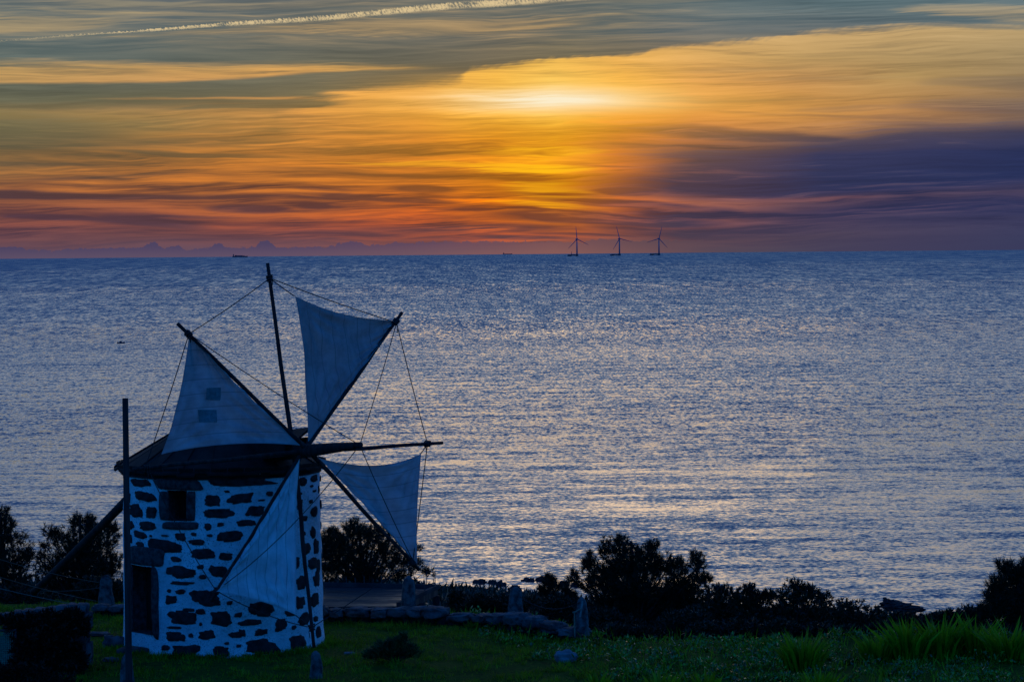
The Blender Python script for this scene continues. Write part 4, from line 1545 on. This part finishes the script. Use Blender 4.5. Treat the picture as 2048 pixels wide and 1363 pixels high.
# fishing boat
c_ = at_z(242, 686.5, 0.0)
fb = thing('fishing_boat', 'small dark open fishing boat on the sea above the windmill at left', 'boat', c_)
L = 15.5 / FPX * c_.y
b = MB()
V = []
for (x, w, k) in ((-0.5, 0.7, 0.9), (-0.3, 1, 0.85), (0.1, 1, 0.9), (0.35, 0.7, 1.1), (0.5, 0.06, 1.45)):
    for (yy, zz) in ((-1, 1), (-0.75, 0), (0.75, 0), (1, 1)):
        V.append(c_ + Vector((x * L, yy * 0.9 * w, 0.85 * k if zz else -0.2)))
F = [(0, 3, 2, 1), (16, 17, 18, 19)]
for i in range(4):
    for j in range(4):
        F.append((i * 4 + j, i * 4 + (j + 1) % 4, i * 4 + 4 + (j + 1) % 4, i * 4 + 4 + j))
b.add(V, F)
b.build('hull', M_SHIP, fb)
b = MB()
b.box(c_ + Vector((-0.05 * L, 0, 1.1)), (0.30 * L, 1.1, 0.75))
b.box(c_ + Vector((-0.05 * L, 0, 1.52)), (0.20 * L, 1.2, 0.10))
b.build('wheelhouse', M_SHIP, fb)
b = MB()
b.tube([c_ + Vector((-0.42 * L, 0, 0.7)), c_ + Vector((-0.45 * L, 0, 1.25))], 0.2, 8)
b.build('outboard_motor', M_SHIP, fb)

# shore rocks
r_ = random.Random(21)
RK = [(905, 1184, 26, 9), (960, 1181, 30, 9), (985, 1178, 20, 9), (1002, 1179, 24, 7), (1030, 1177, 28, 6), (1058, 1180, 30, 7), (1085, 1183, 34, 9), (1100, 1177, 20, 8),
      (1128, 1184, 26, 8), (935, 1188, 26, 8), (890, 1183, 18, 6), (1150, 1188, 20, 6), (1405, 1182, 24, 8), (1440, 1185, 26, 7)]
for k, (x, y, w, h) in enumerate(RK):
    p_ = at(x, y, 505 + r_.uniform(-12, 10))
    s = w / FPX * 505 / 2
    b = MB()
    top_z = at(x, y - h / 2, p_.y).z
    b.rock((p_.x, p_.y, -0.4), (s, s * 1.2, max(top_z, 0.5) + 0.6), k * 2.3, 0.55, 9, freq=2.4)
    tag(b.build('shore_rock', M_STONE, None, False), 'dark low rock in the surf at the shore', 'rock', 'rocks in the surf')
for k, (x, y, w, h) in enumerate(((1795, 1211, 64, 13), (1776, 1206, 26, 14), (1828, 1216, 36, 8))):
    Yd = 330.0
    p_ = at(x, y, Yd)
    s = w / FPX * Yd / 2
    zt = at(x, y - h / 2, Yd).z
    sz = h * 0.7 / FPX * Yd
    b = MB()
    b.rock((p_.x, Yd, zt - sz * 0.9), (s, s, sz), 40 + k * 2.3, 0.7, 12, freq=3.0)
    tag(b.build('headland_rock', M_STONE, None, False),
        ('broad jagged rock on the headland at right', 'narrow rock at the left end of the headland rocks', 'low rock at the right end of the headland rocks')[k], 'rock', 'headland rocks')

# ------------------------------------------------------------------ plants
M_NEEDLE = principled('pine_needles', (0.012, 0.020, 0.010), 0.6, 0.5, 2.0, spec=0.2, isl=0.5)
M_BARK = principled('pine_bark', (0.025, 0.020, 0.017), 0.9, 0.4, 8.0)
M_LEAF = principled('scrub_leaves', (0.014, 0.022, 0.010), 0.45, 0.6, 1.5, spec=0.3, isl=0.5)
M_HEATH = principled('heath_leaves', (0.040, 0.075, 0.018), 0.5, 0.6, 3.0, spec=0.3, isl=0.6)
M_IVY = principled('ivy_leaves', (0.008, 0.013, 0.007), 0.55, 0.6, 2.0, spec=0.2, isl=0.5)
M_BLADE = principled('strap_leaves', (0.085, 0.25, 0.008), 0.5, 0.4, 1.2, spec=0.2, trans=(0.12, 0.32, 0.008, 0.45), isl=0.6)
M_GRASS = principled('lawn_grass', (0.06, 0.11, 0.008), 0.6, 0.3, 2.2, spec=0.2, col2=(0.16, 0.30, 0.010), trans=(0.17, 0.30, 0.010, 0.4), isl=0.6)
M_WEED = principled('weed_leaves', (0.085, 0.21, 0.016), 0.25, 0.7, 1.3, spec=0.6, trans=(0.06, 0.16, 0.008, 0.3), isl=0.7)


def fast_mesh(name, V, tri, mat, parent=None):
    """V: n x 3 array, tri: m x 3 array of indices"""
    V = np.asarray(V, dtype=np.float32)
    tri = np.asarray(tri, dtype=np.int32)
    if parent is not None:
        V = V - np.array(parent.matrix_basis.translation, dtype=np.float32)
    me = bpy.data.meshes.new(name)
    me.vertices.add(len(V))
    me.vertices.foreach_set('co', V.ravel())
    me.loops.add(tri.size)
    me.loops.foreach_set('vertex_index', tri.ravel())
    me.polygons.add(len(tri))
    me.polygons.foreach_set('loop_start', np.arange(0, tri.size, 3, dtype=np.int32))
    me.polygons.foreach_set('loop_total', np.full(len(tri), 3, dtype=np.int32))
    me.materials.append(mat)
    me.update(calc_edges=True)
    o = bpy.data.objects.new(name, me)
    COL.objects.link(o)
    if parent is not None:
        o.parent = parent
    return o


def unit(a):
    return a / np.maximum(np.linalg.norm(a, axis=1, keepdims=True), 1e-9)


def blades(P, D, L, W, bend=None, seg=1):
    """narrow tapering leaves: root P, direction D (unit), length L, width W; bend adds droop at the tip"""
    n = len(P)
    r = rng.normal(size=(n, 3))
    S = unit(np.cross(D, r))
    Wv = S * W[:, None] * 0.5
    if seg == 1:
        V = np.stack([P - Wv, P + Wv, P + D * L[:, None]], 1).reshape(-1, 3)
        t = np.arange(3 * n).reshape(-1, 3)
        return V, t
    mid = P + D * (L * 0.55)[:, None]
    tip = P + D * L[:, None] + (bend if bend is not None else 0.0)
    V = np.stack([P - Wv * 0.7, P + Wv * 0.7, mid - Wv, mid + Wv, tip], 1).reshape(-1, 3)
    k = np.arange(n)[:, None] * 5
    t = np.concatenate([k + np.array([[0, 1, 3]]), k + np.array([[0, 3, 2]]), k + np.array([[2, 3, 4]])], 0)
    return V, t


def tufts(C, U, n, L, W, spread):
    """needle or leaf clusters: centres C, axis U"""
    m_ = len(C)
    P = np.repeat(C, n, 0)
    A = np.repeat(U, n, 0)
    D = unit(A + rng.normal(size=(m_ * n, 3)) * spread)
    P = P + A * (rng.random((m_ * n, 1)) - 0.5) * L * 0.9
    return blades(P, D, L * rng.uniform(0.7, 1.15, m_ * n), W * rng.uniform(0.7, 1.2, m_ * n))


DENS = 2.1


def tree(name, label, cat, px, base_y, Yd, ells, n_tuft, mat, L=0.15, W=0.018, spread=0.85, n_need=24, group=None, trunk=True, depth=1.0, up=0.9, stems=1):
    """ells: crown lobes (cx, cy, rx, ry) as seen in the photo, given true size at depth Yd"""
    base = at(px, base_y, Yd)
    gz_ = ground_z(base.x, Yd)
    base.z = gz_
    o = thing(name, label, cat, base, group)
    k = Yd / FPX
    Cs, Us = [], []
    wsum = sum(e[2] * e[3] for e in ells)
    for (cx, cy, rx, ry) in ells:
        c_ = at(cx, cy, Yd)
        n = max(6, int(n_tuft * DENS * rx * ry / wsum))
        d = unit(rng.normal(size=(n, 3)))
        rad = rng.random((n, 1)) ** 0.45
        ir = 1 + 0.22 * np.sin(d[:, :1] * 7 + cx) * np.cos(d[:, 2:] * 6 + cy)
        p_ = d * rad * ir * np.array([[rx * k, min(rx, ry * 1.6) * k * depth, ry * k]]) + np.array([[c_.x, c_.y + random.uniform(-.3, .3) * rx * k, c_.z]])
        Cs.append(p_)
        Us.append(unit(d * 0.7 + np.array([[0, 0, up]])))
    C_ = np.concatenate(Cs)
    U_ = np.concatenate(Us)
    ok = np.array([ground_z(p_[0], p_[1]) - 0.05 < p_[2] for p_ in C_])
    C_, U_ = C_[ok], U_[ok]
    V, t = tufts(C_, U_, n_need, L, W, spread)
    fast_mesh('crown' if trunk else 'foliage', V, t, mat, o)
    # trunk and limbs
    b = MB()
    cen = Vector((float(C_[:, 0].mean()), float(C_[:, 1].mean()), float(C_[:, 2].mean())))
    tops = sorted(range(len(C_)), key=lambda i: -C_[i][2])
    for s in range(stems):
        bs = base + Vector(((s - (stems - 1) / 2) * 0.25, 0, -0.2))
        head = Vector(C_[tops[0]]) if s == 0 else Vector(C_[tops[min(len(tops) - 1, 20 * s)]])
        r0 = max(0.03, 0.028 * (head.z - bs.z))
        tp = []
        for i in range(8):
            f = i / 7
            p_ = bs.lerp(Vector((cen.x * 0.6 + head.x * 0.4, cen.y, head.z - 0.1)), f)
            p_ += Vector((mnoise.noise(p_ * 0.9), mnoise.noise(p_ * 0.8 + Vector((4, 1, 0))), 0)) * 0.12 * math.sin(math.pi * f)
            tp.append(p_)
        b.tube(tp, [r0 * (1 - 0.8 * i / 7) for i in range(8)], 7)
        nl = min(len(C_), max(8, len(C_) // 22))
        for i in rng.choice(len(C_), nl, replace=False):
            tgt = Vector(C_[i])
            f = min(0.95, max(0.12, (tgt.z - bs.z) / max(0.3, head.z - bs.z) - 0.18))
            j = f * 7
            i0 = int(j)
            st = tp[i0].lerp(tp[min(7, i0 + 1)], j - i0)
            md = st.lerp(tgt, 0.5) + Vector((0, 0, -0.05 * (tgt - st).length))
            rr = r0 * (1 - 0.8 * f)
            b.tube([st, md, tgt], [rr * 0.5, rr * 0.3, 0.006], 5)
    b.build('trunk' if trunk else 'stem', M_BARK, o, True)
    return o


# pines
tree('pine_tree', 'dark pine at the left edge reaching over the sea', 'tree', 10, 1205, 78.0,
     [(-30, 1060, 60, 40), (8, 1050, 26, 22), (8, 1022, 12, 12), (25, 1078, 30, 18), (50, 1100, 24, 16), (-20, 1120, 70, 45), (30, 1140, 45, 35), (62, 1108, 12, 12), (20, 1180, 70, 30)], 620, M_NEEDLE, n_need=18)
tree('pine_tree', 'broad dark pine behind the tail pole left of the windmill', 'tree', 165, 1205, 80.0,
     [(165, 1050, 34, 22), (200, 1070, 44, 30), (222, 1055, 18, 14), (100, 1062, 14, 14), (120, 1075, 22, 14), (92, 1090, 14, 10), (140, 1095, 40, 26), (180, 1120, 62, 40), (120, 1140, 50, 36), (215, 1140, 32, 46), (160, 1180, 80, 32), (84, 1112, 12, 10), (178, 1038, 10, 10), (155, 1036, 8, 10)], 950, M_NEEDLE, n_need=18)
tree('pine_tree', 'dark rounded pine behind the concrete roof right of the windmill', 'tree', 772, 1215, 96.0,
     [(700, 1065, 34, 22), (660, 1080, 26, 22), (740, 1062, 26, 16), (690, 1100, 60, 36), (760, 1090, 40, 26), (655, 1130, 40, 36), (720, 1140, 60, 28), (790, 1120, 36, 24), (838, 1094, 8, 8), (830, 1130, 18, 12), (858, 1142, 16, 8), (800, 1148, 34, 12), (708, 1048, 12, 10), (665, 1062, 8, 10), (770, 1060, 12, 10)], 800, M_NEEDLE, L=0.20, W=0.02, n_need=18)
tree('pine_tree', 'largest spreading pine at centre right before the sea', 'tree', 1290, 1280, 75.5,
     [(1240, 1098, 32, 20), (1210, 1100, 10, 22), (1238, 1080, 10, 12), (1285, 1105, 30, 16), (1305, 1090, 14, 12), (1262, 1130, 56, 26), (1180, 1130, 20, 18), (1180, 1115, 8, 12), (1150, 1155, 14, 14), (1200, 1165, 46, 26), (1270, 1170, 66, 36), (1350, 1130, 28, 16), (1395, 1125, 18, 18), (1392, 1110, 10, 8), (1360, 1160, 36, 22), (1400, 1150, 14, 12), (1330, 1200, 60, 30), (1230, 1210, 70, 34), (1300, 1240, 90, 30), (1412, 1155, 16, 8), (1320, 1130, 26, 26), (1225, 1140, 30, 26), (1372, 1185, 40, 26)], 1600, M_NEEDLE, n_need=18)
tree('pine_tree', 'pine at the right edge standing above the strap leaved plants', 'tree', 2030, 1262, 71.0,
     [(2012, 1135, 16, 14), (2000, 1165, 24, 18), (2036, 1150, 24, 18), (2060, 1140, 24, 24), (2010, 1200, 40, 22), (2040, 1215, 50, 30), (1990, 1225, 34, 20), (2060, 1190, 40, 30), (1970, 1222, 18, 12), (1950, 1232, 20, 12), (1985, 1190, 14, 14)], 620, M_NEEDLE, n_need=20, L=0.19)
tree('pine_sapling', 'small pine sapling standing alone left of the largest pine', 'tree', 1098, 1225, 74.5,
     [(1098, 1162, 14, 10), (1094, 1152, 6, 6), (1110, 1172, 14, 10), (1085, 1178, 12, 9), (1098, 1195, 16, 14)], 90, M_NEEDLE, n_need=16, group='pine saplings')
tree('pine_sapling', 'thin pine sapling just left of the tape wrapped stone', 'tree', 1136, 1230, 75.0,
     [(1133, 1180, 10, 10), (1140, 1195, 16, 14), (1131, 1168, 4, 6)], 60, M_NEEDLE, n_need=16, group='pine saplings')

# shrubs of the dark belt beyond the lawn: px, foot y, depth, lobes, label
SH = [
    (1440, 1280, 75.0, [(1430, 1185, 30, 16), (1460, 1195, 36, 24), (1420, 1215, 40, 30), (1450, 1245, 60, 34)], 'dark shrub with upright tips to the right of the largest pine'),
    (1505, 1280, 74.5, [(1500, 1180, 14, 14), (1525, 1195, 26, 16), (1490, 1205, 30, 22), (1510, 1240, 60, 36), (1542, 1192, 12, 10)], 'dark shrub with two thin leafy tips in the middle of the scrub belt'),
    (1600, 1278, 74.0, [(1590, 1170, 22, 14), (1560, 1185, 18, 12), (1620, 1185, 26, 16), (1600, 1205, 60, 30), (1650, 1195, 20, 12), (1600, 1245, 80, 32)], 'rounded leafy dark shrub highest in the scrub belt'),
    (1690, 1280, 74.0, [(1690, 1212, 40, 14), (1670, 1235, 50, 26), (1740, 1228, 46, 18), (1720, 1255, 70, 24)], 'low spreading shrub right of the rounded leafy one'),
    (1800, 1275, 75.0, [(1790, 1232, 46, 12), (1830, 1240, 50, 16), (1790, 1256, 70, 20)], 'low dark shrub under the headland rocks'),
    (1905, 1270, 74.0, [(1900, 1228, 34, 10), (1940, 1225, 30, 14), (1880, 1246, 60, 18), (1945, 1245, 40, 20)], 'dark shrub between headland and the right edge pine'),
    (1130, 1268, 73.0, [(1120, 1205, 34, 16), (1100, 1225, 40, 24), (1150, 1235, 44, 26)], 'dark shrub behind the leaning standing stone'),
    (1210, 1285, 72.5, [(1205, 1240, 40, 24), (1240, 1255, 50, 24)], 'dark shrub at the foot of the largest pine on its left'),
    (1380, 1288, 72.0, [(1370, 1245, 60, 26), (1340, 1260, 50, 20)], 'dark shrub at the foot of the largest pine on its right'),
    (905, 1232, 78.0, [(915, 1194, 20, 12), (930, 1207, 36, 18), (915, 1222, 30, 16)], 'green brown shrub right of the concrete building'),
    (965, 1240, 77.0, [(955, 1200, 26, 12), (975, 1215, 40, 20), (940, 1225, 30, 18)], 'low green shrub behind the middle of the curving wall'),
    (1010, 1245, 77.5, [(1000, 1198, 22, 10), (1060, 1205, 26, 14), (1005, 1220, 40, 20), (1065, 1225, 34, 22)], 'dark shrub behind the tapered standing stone'),
    (60, 1240, 76.0, [(40, 1195, 60, 26), (110, 1205, 50, 22), (0, 1200, 50, 28)], 'dark shrub beneath the left edge pine'),
    (205, 1222, 77.0, [(190, 1180, 40, 26), (225, 1190, 26, 28)], 'dark shrub behind the broad standing stone'),
]
SH += [
    (1260, 1300, 67.2, [(1230, 1262, 50, 16), (1290, 1268, 46, 16), (1250, 1282, 70, 14)], 'low dark bush at the near edge of the scrub below the largest pine'),
    (1450, 1300, 67.0, [(1420, 1262, 50, 18), (1480, 1258, 50, 20), (1450, 1282, 80, 14)], 'low dark bush at the near edge of the scrub in its middle'),
    (1590, 1298, 66.8, [(1560, 1258, 46, 18), (1630, 1262, 50, 16), (1590, 1280, 80, 14)], 'low dark bush behind the free standing leafy clump'),
    (1720, 1298, 67.0, [(1690, 1264, 50, 14), (1760, 1262, 46, 14), (1720, 1280, 70, 14)], 'low dark bush behind the left end of the long leafy row'),
]
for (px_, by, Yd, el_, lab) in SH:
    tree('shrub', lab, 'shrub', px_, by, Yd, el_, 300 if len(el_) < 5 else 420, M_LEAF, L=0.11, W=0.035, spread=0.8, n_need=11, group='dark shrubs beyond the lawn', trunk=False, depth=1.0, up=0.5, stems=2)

tree('shrub', 'dark heathery bush on the lawn right of the windmill', 'shrub', 780, 1318, 61.5,
     [(800, 1284, 16, 10), (806, 1272, 7, 7), (768, 1298, 26, 11), (790, 1308, 52, 9), (824, 1298, 14, 8), (744, 1308, 18, 8), (782, 1290, 20, 9), (760, 1290, 8, 6)], 420, M_HEATH, L=0.12, W=0.016, spread=0.7, n_need=10, trunk=False, up=1.3, stems=1)
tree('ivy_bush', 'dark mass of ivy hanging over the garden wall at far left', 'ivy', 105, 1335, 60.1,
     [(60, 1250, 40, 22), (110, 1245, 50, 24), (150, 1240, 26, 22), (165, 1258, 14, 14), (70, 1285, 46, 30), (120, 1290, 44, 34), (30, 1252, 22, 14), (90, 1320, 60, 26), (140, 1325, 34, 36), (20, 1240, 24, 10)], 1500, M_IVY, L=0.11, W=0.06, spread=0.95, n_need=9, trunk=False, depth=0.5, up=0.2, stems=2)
tree('shrub', 'low dark bush in the bottom left corner below the mesh fence', 'shrub', 40, 1395, 58.4,
     [(10, 1345, 50, 16), (60, 1340, 40, 14), (40, 1370, 90, 26), (110, 1365, 50, 20)], 420, M_IVY, L=0.09, W=0.03, spread=0.8, n_need=10, trunk=False, up=0.5, stems=2)


# strap-leaved clumps
def clump(px, base_y, w, h, n, label, droop=0.16):
    f = on_ground(px, base_y)
    n = int(n * 0.5)
    k = f.y / FPX
    o = thing('leaf_clump', label, 'plant', f, 'strap leaved clumps in the grass')
    r = w * k / 2
    a = rng.random(n) * 2 * np.pi
    rr = np.sqrt(rng.random(n)) * r * 0.62
    P = np.stack([f.x + rr * np.cos(a), f.y + rr * np.sin(a), np.full(n, f.z - 0.03)], 1)
    lean = (rr / r * 0.62)[:, None]
    D = unit(np.stack([np.cos(a), np.sin(a), np.zeros(n)], 1) * lean + np.array([[0, 0, 1.0]]) + rng.normal(size=(n, 3)) * 0.10)
    L = 1.18 * h * k * rng.uniform(0.35, 1.05, n) * (1 - 0.25 * rr / r)
    bend = np.stack([np.cos(a) * droop * L, np.sin(a) * droop * L, -0.10 * L], 1)
    V, t = blades(P, D, L, rng.uniform(0.05, 0.085, n), bend, 2)
    fast_mesh('leaves', V, t, M_BLADE, o)


clump(1606, 1338, 110, 92, 330, 'single large strap leaved clump standing free in the grass at right')
clump(1755, 1322, 90, 70, 220, 'leftmost clump of the long strap leaved row at right')
clump(1815, 1318, 110, 92, 330, 'second clump of the long row, with the tallest spiky leaves')
clump(1885, 1312, 110, 92, 320, 'clump in the middle of the long strap leaved row')
clump(1950, 1310, 100, 90, 300, 'clump right of the middle in the long strap leaved row')
clump(2020, 1322, 100, 92, 300, 'clump at the right frame edge ending the long row')
clump(1195, 1385, 60, 50, 110, 'small leafy clump at the bottom edge under the pale boulder', 0.1)
clump(1320, 1390, 90, 60, 150, 'wide leafy clump at the bottom edge right of centre', 0.1)
clump(1412, 1388, 70, 58, 120, 'narrow leafy clump at the bottom edge before the long row', 0.1)
clump(1640, 1385, 120, 56, 190, 'low leafy clump at the bottom edge in front of the free standing clump')

# lawn and rough growth: uncountable, one object each
def scatter(n, x0, x1, y0, y1, keep):
    x = rng.uniform(x0, x1, n)
    y = rng.uniform(y0, y1, n)
    k = keep(x, y)
    x, y = x[k], y[k]
    z = np.array([ground_z(a, c_) for a, c_ in zip(x, y)])
    return np.stack([x, y, z], 1)


def keep_lawn(x, y):
    d = np.hypot(x - MC.x, y - MC.y)
    in_view = np.abs(x) < 0.19 * y + 1.0
    lawn = (x < 2.2 + (y - 62) * -0.2) & (y < np.array([plateau(a) for a in x]) + 0.3)
    return (d > 2.42) & in_view & lawn & (rng.random(len(x)) < 0.75 + 0.25 * np.sin(x * 1.3) * np.sin(y * 1.7))


P = scatter(150000, -15, 4, 53, 72.5, keep_lawn)
n = len(P)
patch = 0.5 + 0.5 * np.sin(P[:, 0] * 2.1 + np.sin(P[:, 1] * 1.3) * 2) * np.sin(P[:, 1] * 2.7 + np.sin(P[:, 0] * 0.9) * 2)
patch2 = np.array([mnoise.noise(Vector((a * 1.1, c_ * 1.1, 2.0))) for a, c_ in P[:, :2]])
keep = rng.random(n) < (0.5 + 1.5 * patch2) * np.clip((P[:, 1] - 54) / 9, 0.35, 1.0)
P, patch, patch2 = P[keep], patch[keep], patch2[keep]
n = len(P)
D = unit(rng.normal(size=(n, 3)) * np.array([[0.5, 0.5, 0.15]]) + np.array([[0, 0, 1.0]]))
V, t = blades(P, D, rng.uniform(0.04, 0.10, n) * np.clip(0.6 + 0.7 * patch + 1.6 * patch2, 0.2, 2.6), rng.uniform(0.012, 0.02, n))
# bunches that the mower missed
Q = scatter(1500, -15, 4, 53, 72, keep_lawn)
a_ = rng.uniform(-1.75, 1.75, 190)
r2_ = 2.36 + rng.random(190) ** 2 * 0.35
Q = np.concatenate([Q, np.stack([MC.x + r2_ * np.sin(a_), MC.y - r2_ * np.cos(a_), np.full(190, GZ - 0.02)], 1)])
m_ = 22
Pq = np.repeat(Q, m_, 0) + rng.normal(size=(len(Q) * m_, 3)) * np.array([[0.07, 0.07, 0.0]])
Lq = np.repeat(rng.uniform(0.06, 0.20, len(Q)), m_) * rng.uniform(0.6, 1.1, len(Pq))
Dq = unit(rng.normal(size=(len(Pq), 3)) * np.array([[0.5, 0.5, 0.1]]) + np.array([[0, 0, 1.0]]))
V2, t2 = blades(Pq, Dq, Lq, rng.uniform(0.012, 0.022, len(Pq)), rng.normal(size=(len(Pq), 3)) * 0.03, 2)
t = np.concatenate([t, t2 + len(V)])
V = np.concatenate([V, V2])
lawn = fast_mesh('lawn_grass', V, t, M_GRASS)
tag(lawn, 'short green lawn grass around the windmill', 'grass', None, 'stuff')


def keep_rough(x, y):
    in_view = np.abs(x) < 0.19 * y + 1.0
    left = 1.0 + (y - 62) * -0.45 + 0.7 * np.sin(y * 1.9)
    return in_view & (x > left) & (y < np.array([plateau(a) for a in x]) + 0.8) & (rng.random(len(x)) < 0.62 + 0.38 * np.sin(x * 1.1 + 2 * np.sin(y * 0.8)) * np.sin(y * 1.5))


P = scatter(26000, -8, 14, 52, 74, keep_rough)
n = len(P)
D = unit(rng.normal(size=(n, 3)) * np.array([[0.45, 0.45, 0.1]]) + np.array([[0, 0, 1.0]]))
hgt = 0.11 + 0.16 * np.sin(P[:, 0] * 1.7 + np.sin(P[:, 1]) * 2) ** 2
V, t = blades(P, D, hgt * rng.uniform(0.5, 1.5, n), rng.uniform(0.010, 0.022, n), rng.normal(size=(n, 3)) * 0.04, 2)
tag(fast_mesh('rough_grass', V, t, M_BLADE), 'long unmown grass of the foreground at right', 'grass', None, 'stuff')

# low mounds of creeping weeds, dark between them
Q = scatter(2600, -8, 14, 52, 70, keep_rough)
m_ = 46
Rq = rng.uniform(0.10, 0.34, len(Q))
dv = unit(rng.normal(size=(len(Q) * m_, 3)))
dv[:, 2] = np.abs(dv[:, 2])
rr = rng.random((len(dv), 1)) ** 0.35
Hq = Rq * rng.uniform(0.35, 0.95, len(Q))
P = np.repeat(Q, m_, 0) + dv * rr * np.stack([np.repeat(Rq, m_), np.repeat(Rq, m_), np.repeat(Hq, m_)], 1)
n = len(P)
D = unit(dv + rng.normal(size=(n, 3)) * 0.7 + np.array([[0, 0, 0.3]]))
V, t = blades(P, D, rng.uniform(0.04, 0.10, n), rng.uniform(0.025, 0.055, n), rng.normal(size=(n, 3)) * 0.02, 2)
tag(fast_mesh('ground_cover', V, t, M_WEED), 'low glossy weeds and creeping leaves covering the rough ground at right', 'ground cover', None, 'stuff')

# scrub on the slope running down to the shore
x = rng.uniform(-75, 85, 26000)
y = 76 + rng.random(26000) ** 1.4 * 385
k = np.abs(x) < 0.2 * y + 3
x, y = x[k], y[k]
z = np.array([ground_z(a, c_) for a, c_ in zip(x, y)])
ok = z > 0.3
P = np.stack([x, y, z], 1)[ok]
n = len(P)
sc_ = 0.25 + P[:, 1] / 400.0
D = unit(rng.normal(size=(n, 3)) * 0.7 + np.array([[0, 0, 0.8]]))
rep = 4
P = np.repeat(P, rep, 0) + rng.normal(size=(n * rep, 3)) * np.repeat(sc_, rep)[:, None] * np.array([[0.5, 0.5, 0.2]])
D = unit(np.repeat(D, rep, 0) + rng.normal(size=(n * rep, 3)) * 0.6)
V, t = blades(P, D, np.repeat(sc_, rep) * rng.uniform(0.6, 1.3, n * rep), np.repeat(sc_, rep) * 0.5)
tag(fast_mesh('scrub', V, t, M_LEAF), 'dark low scrub covering the slope down to the sea', 'scrub', None, 'stuff')
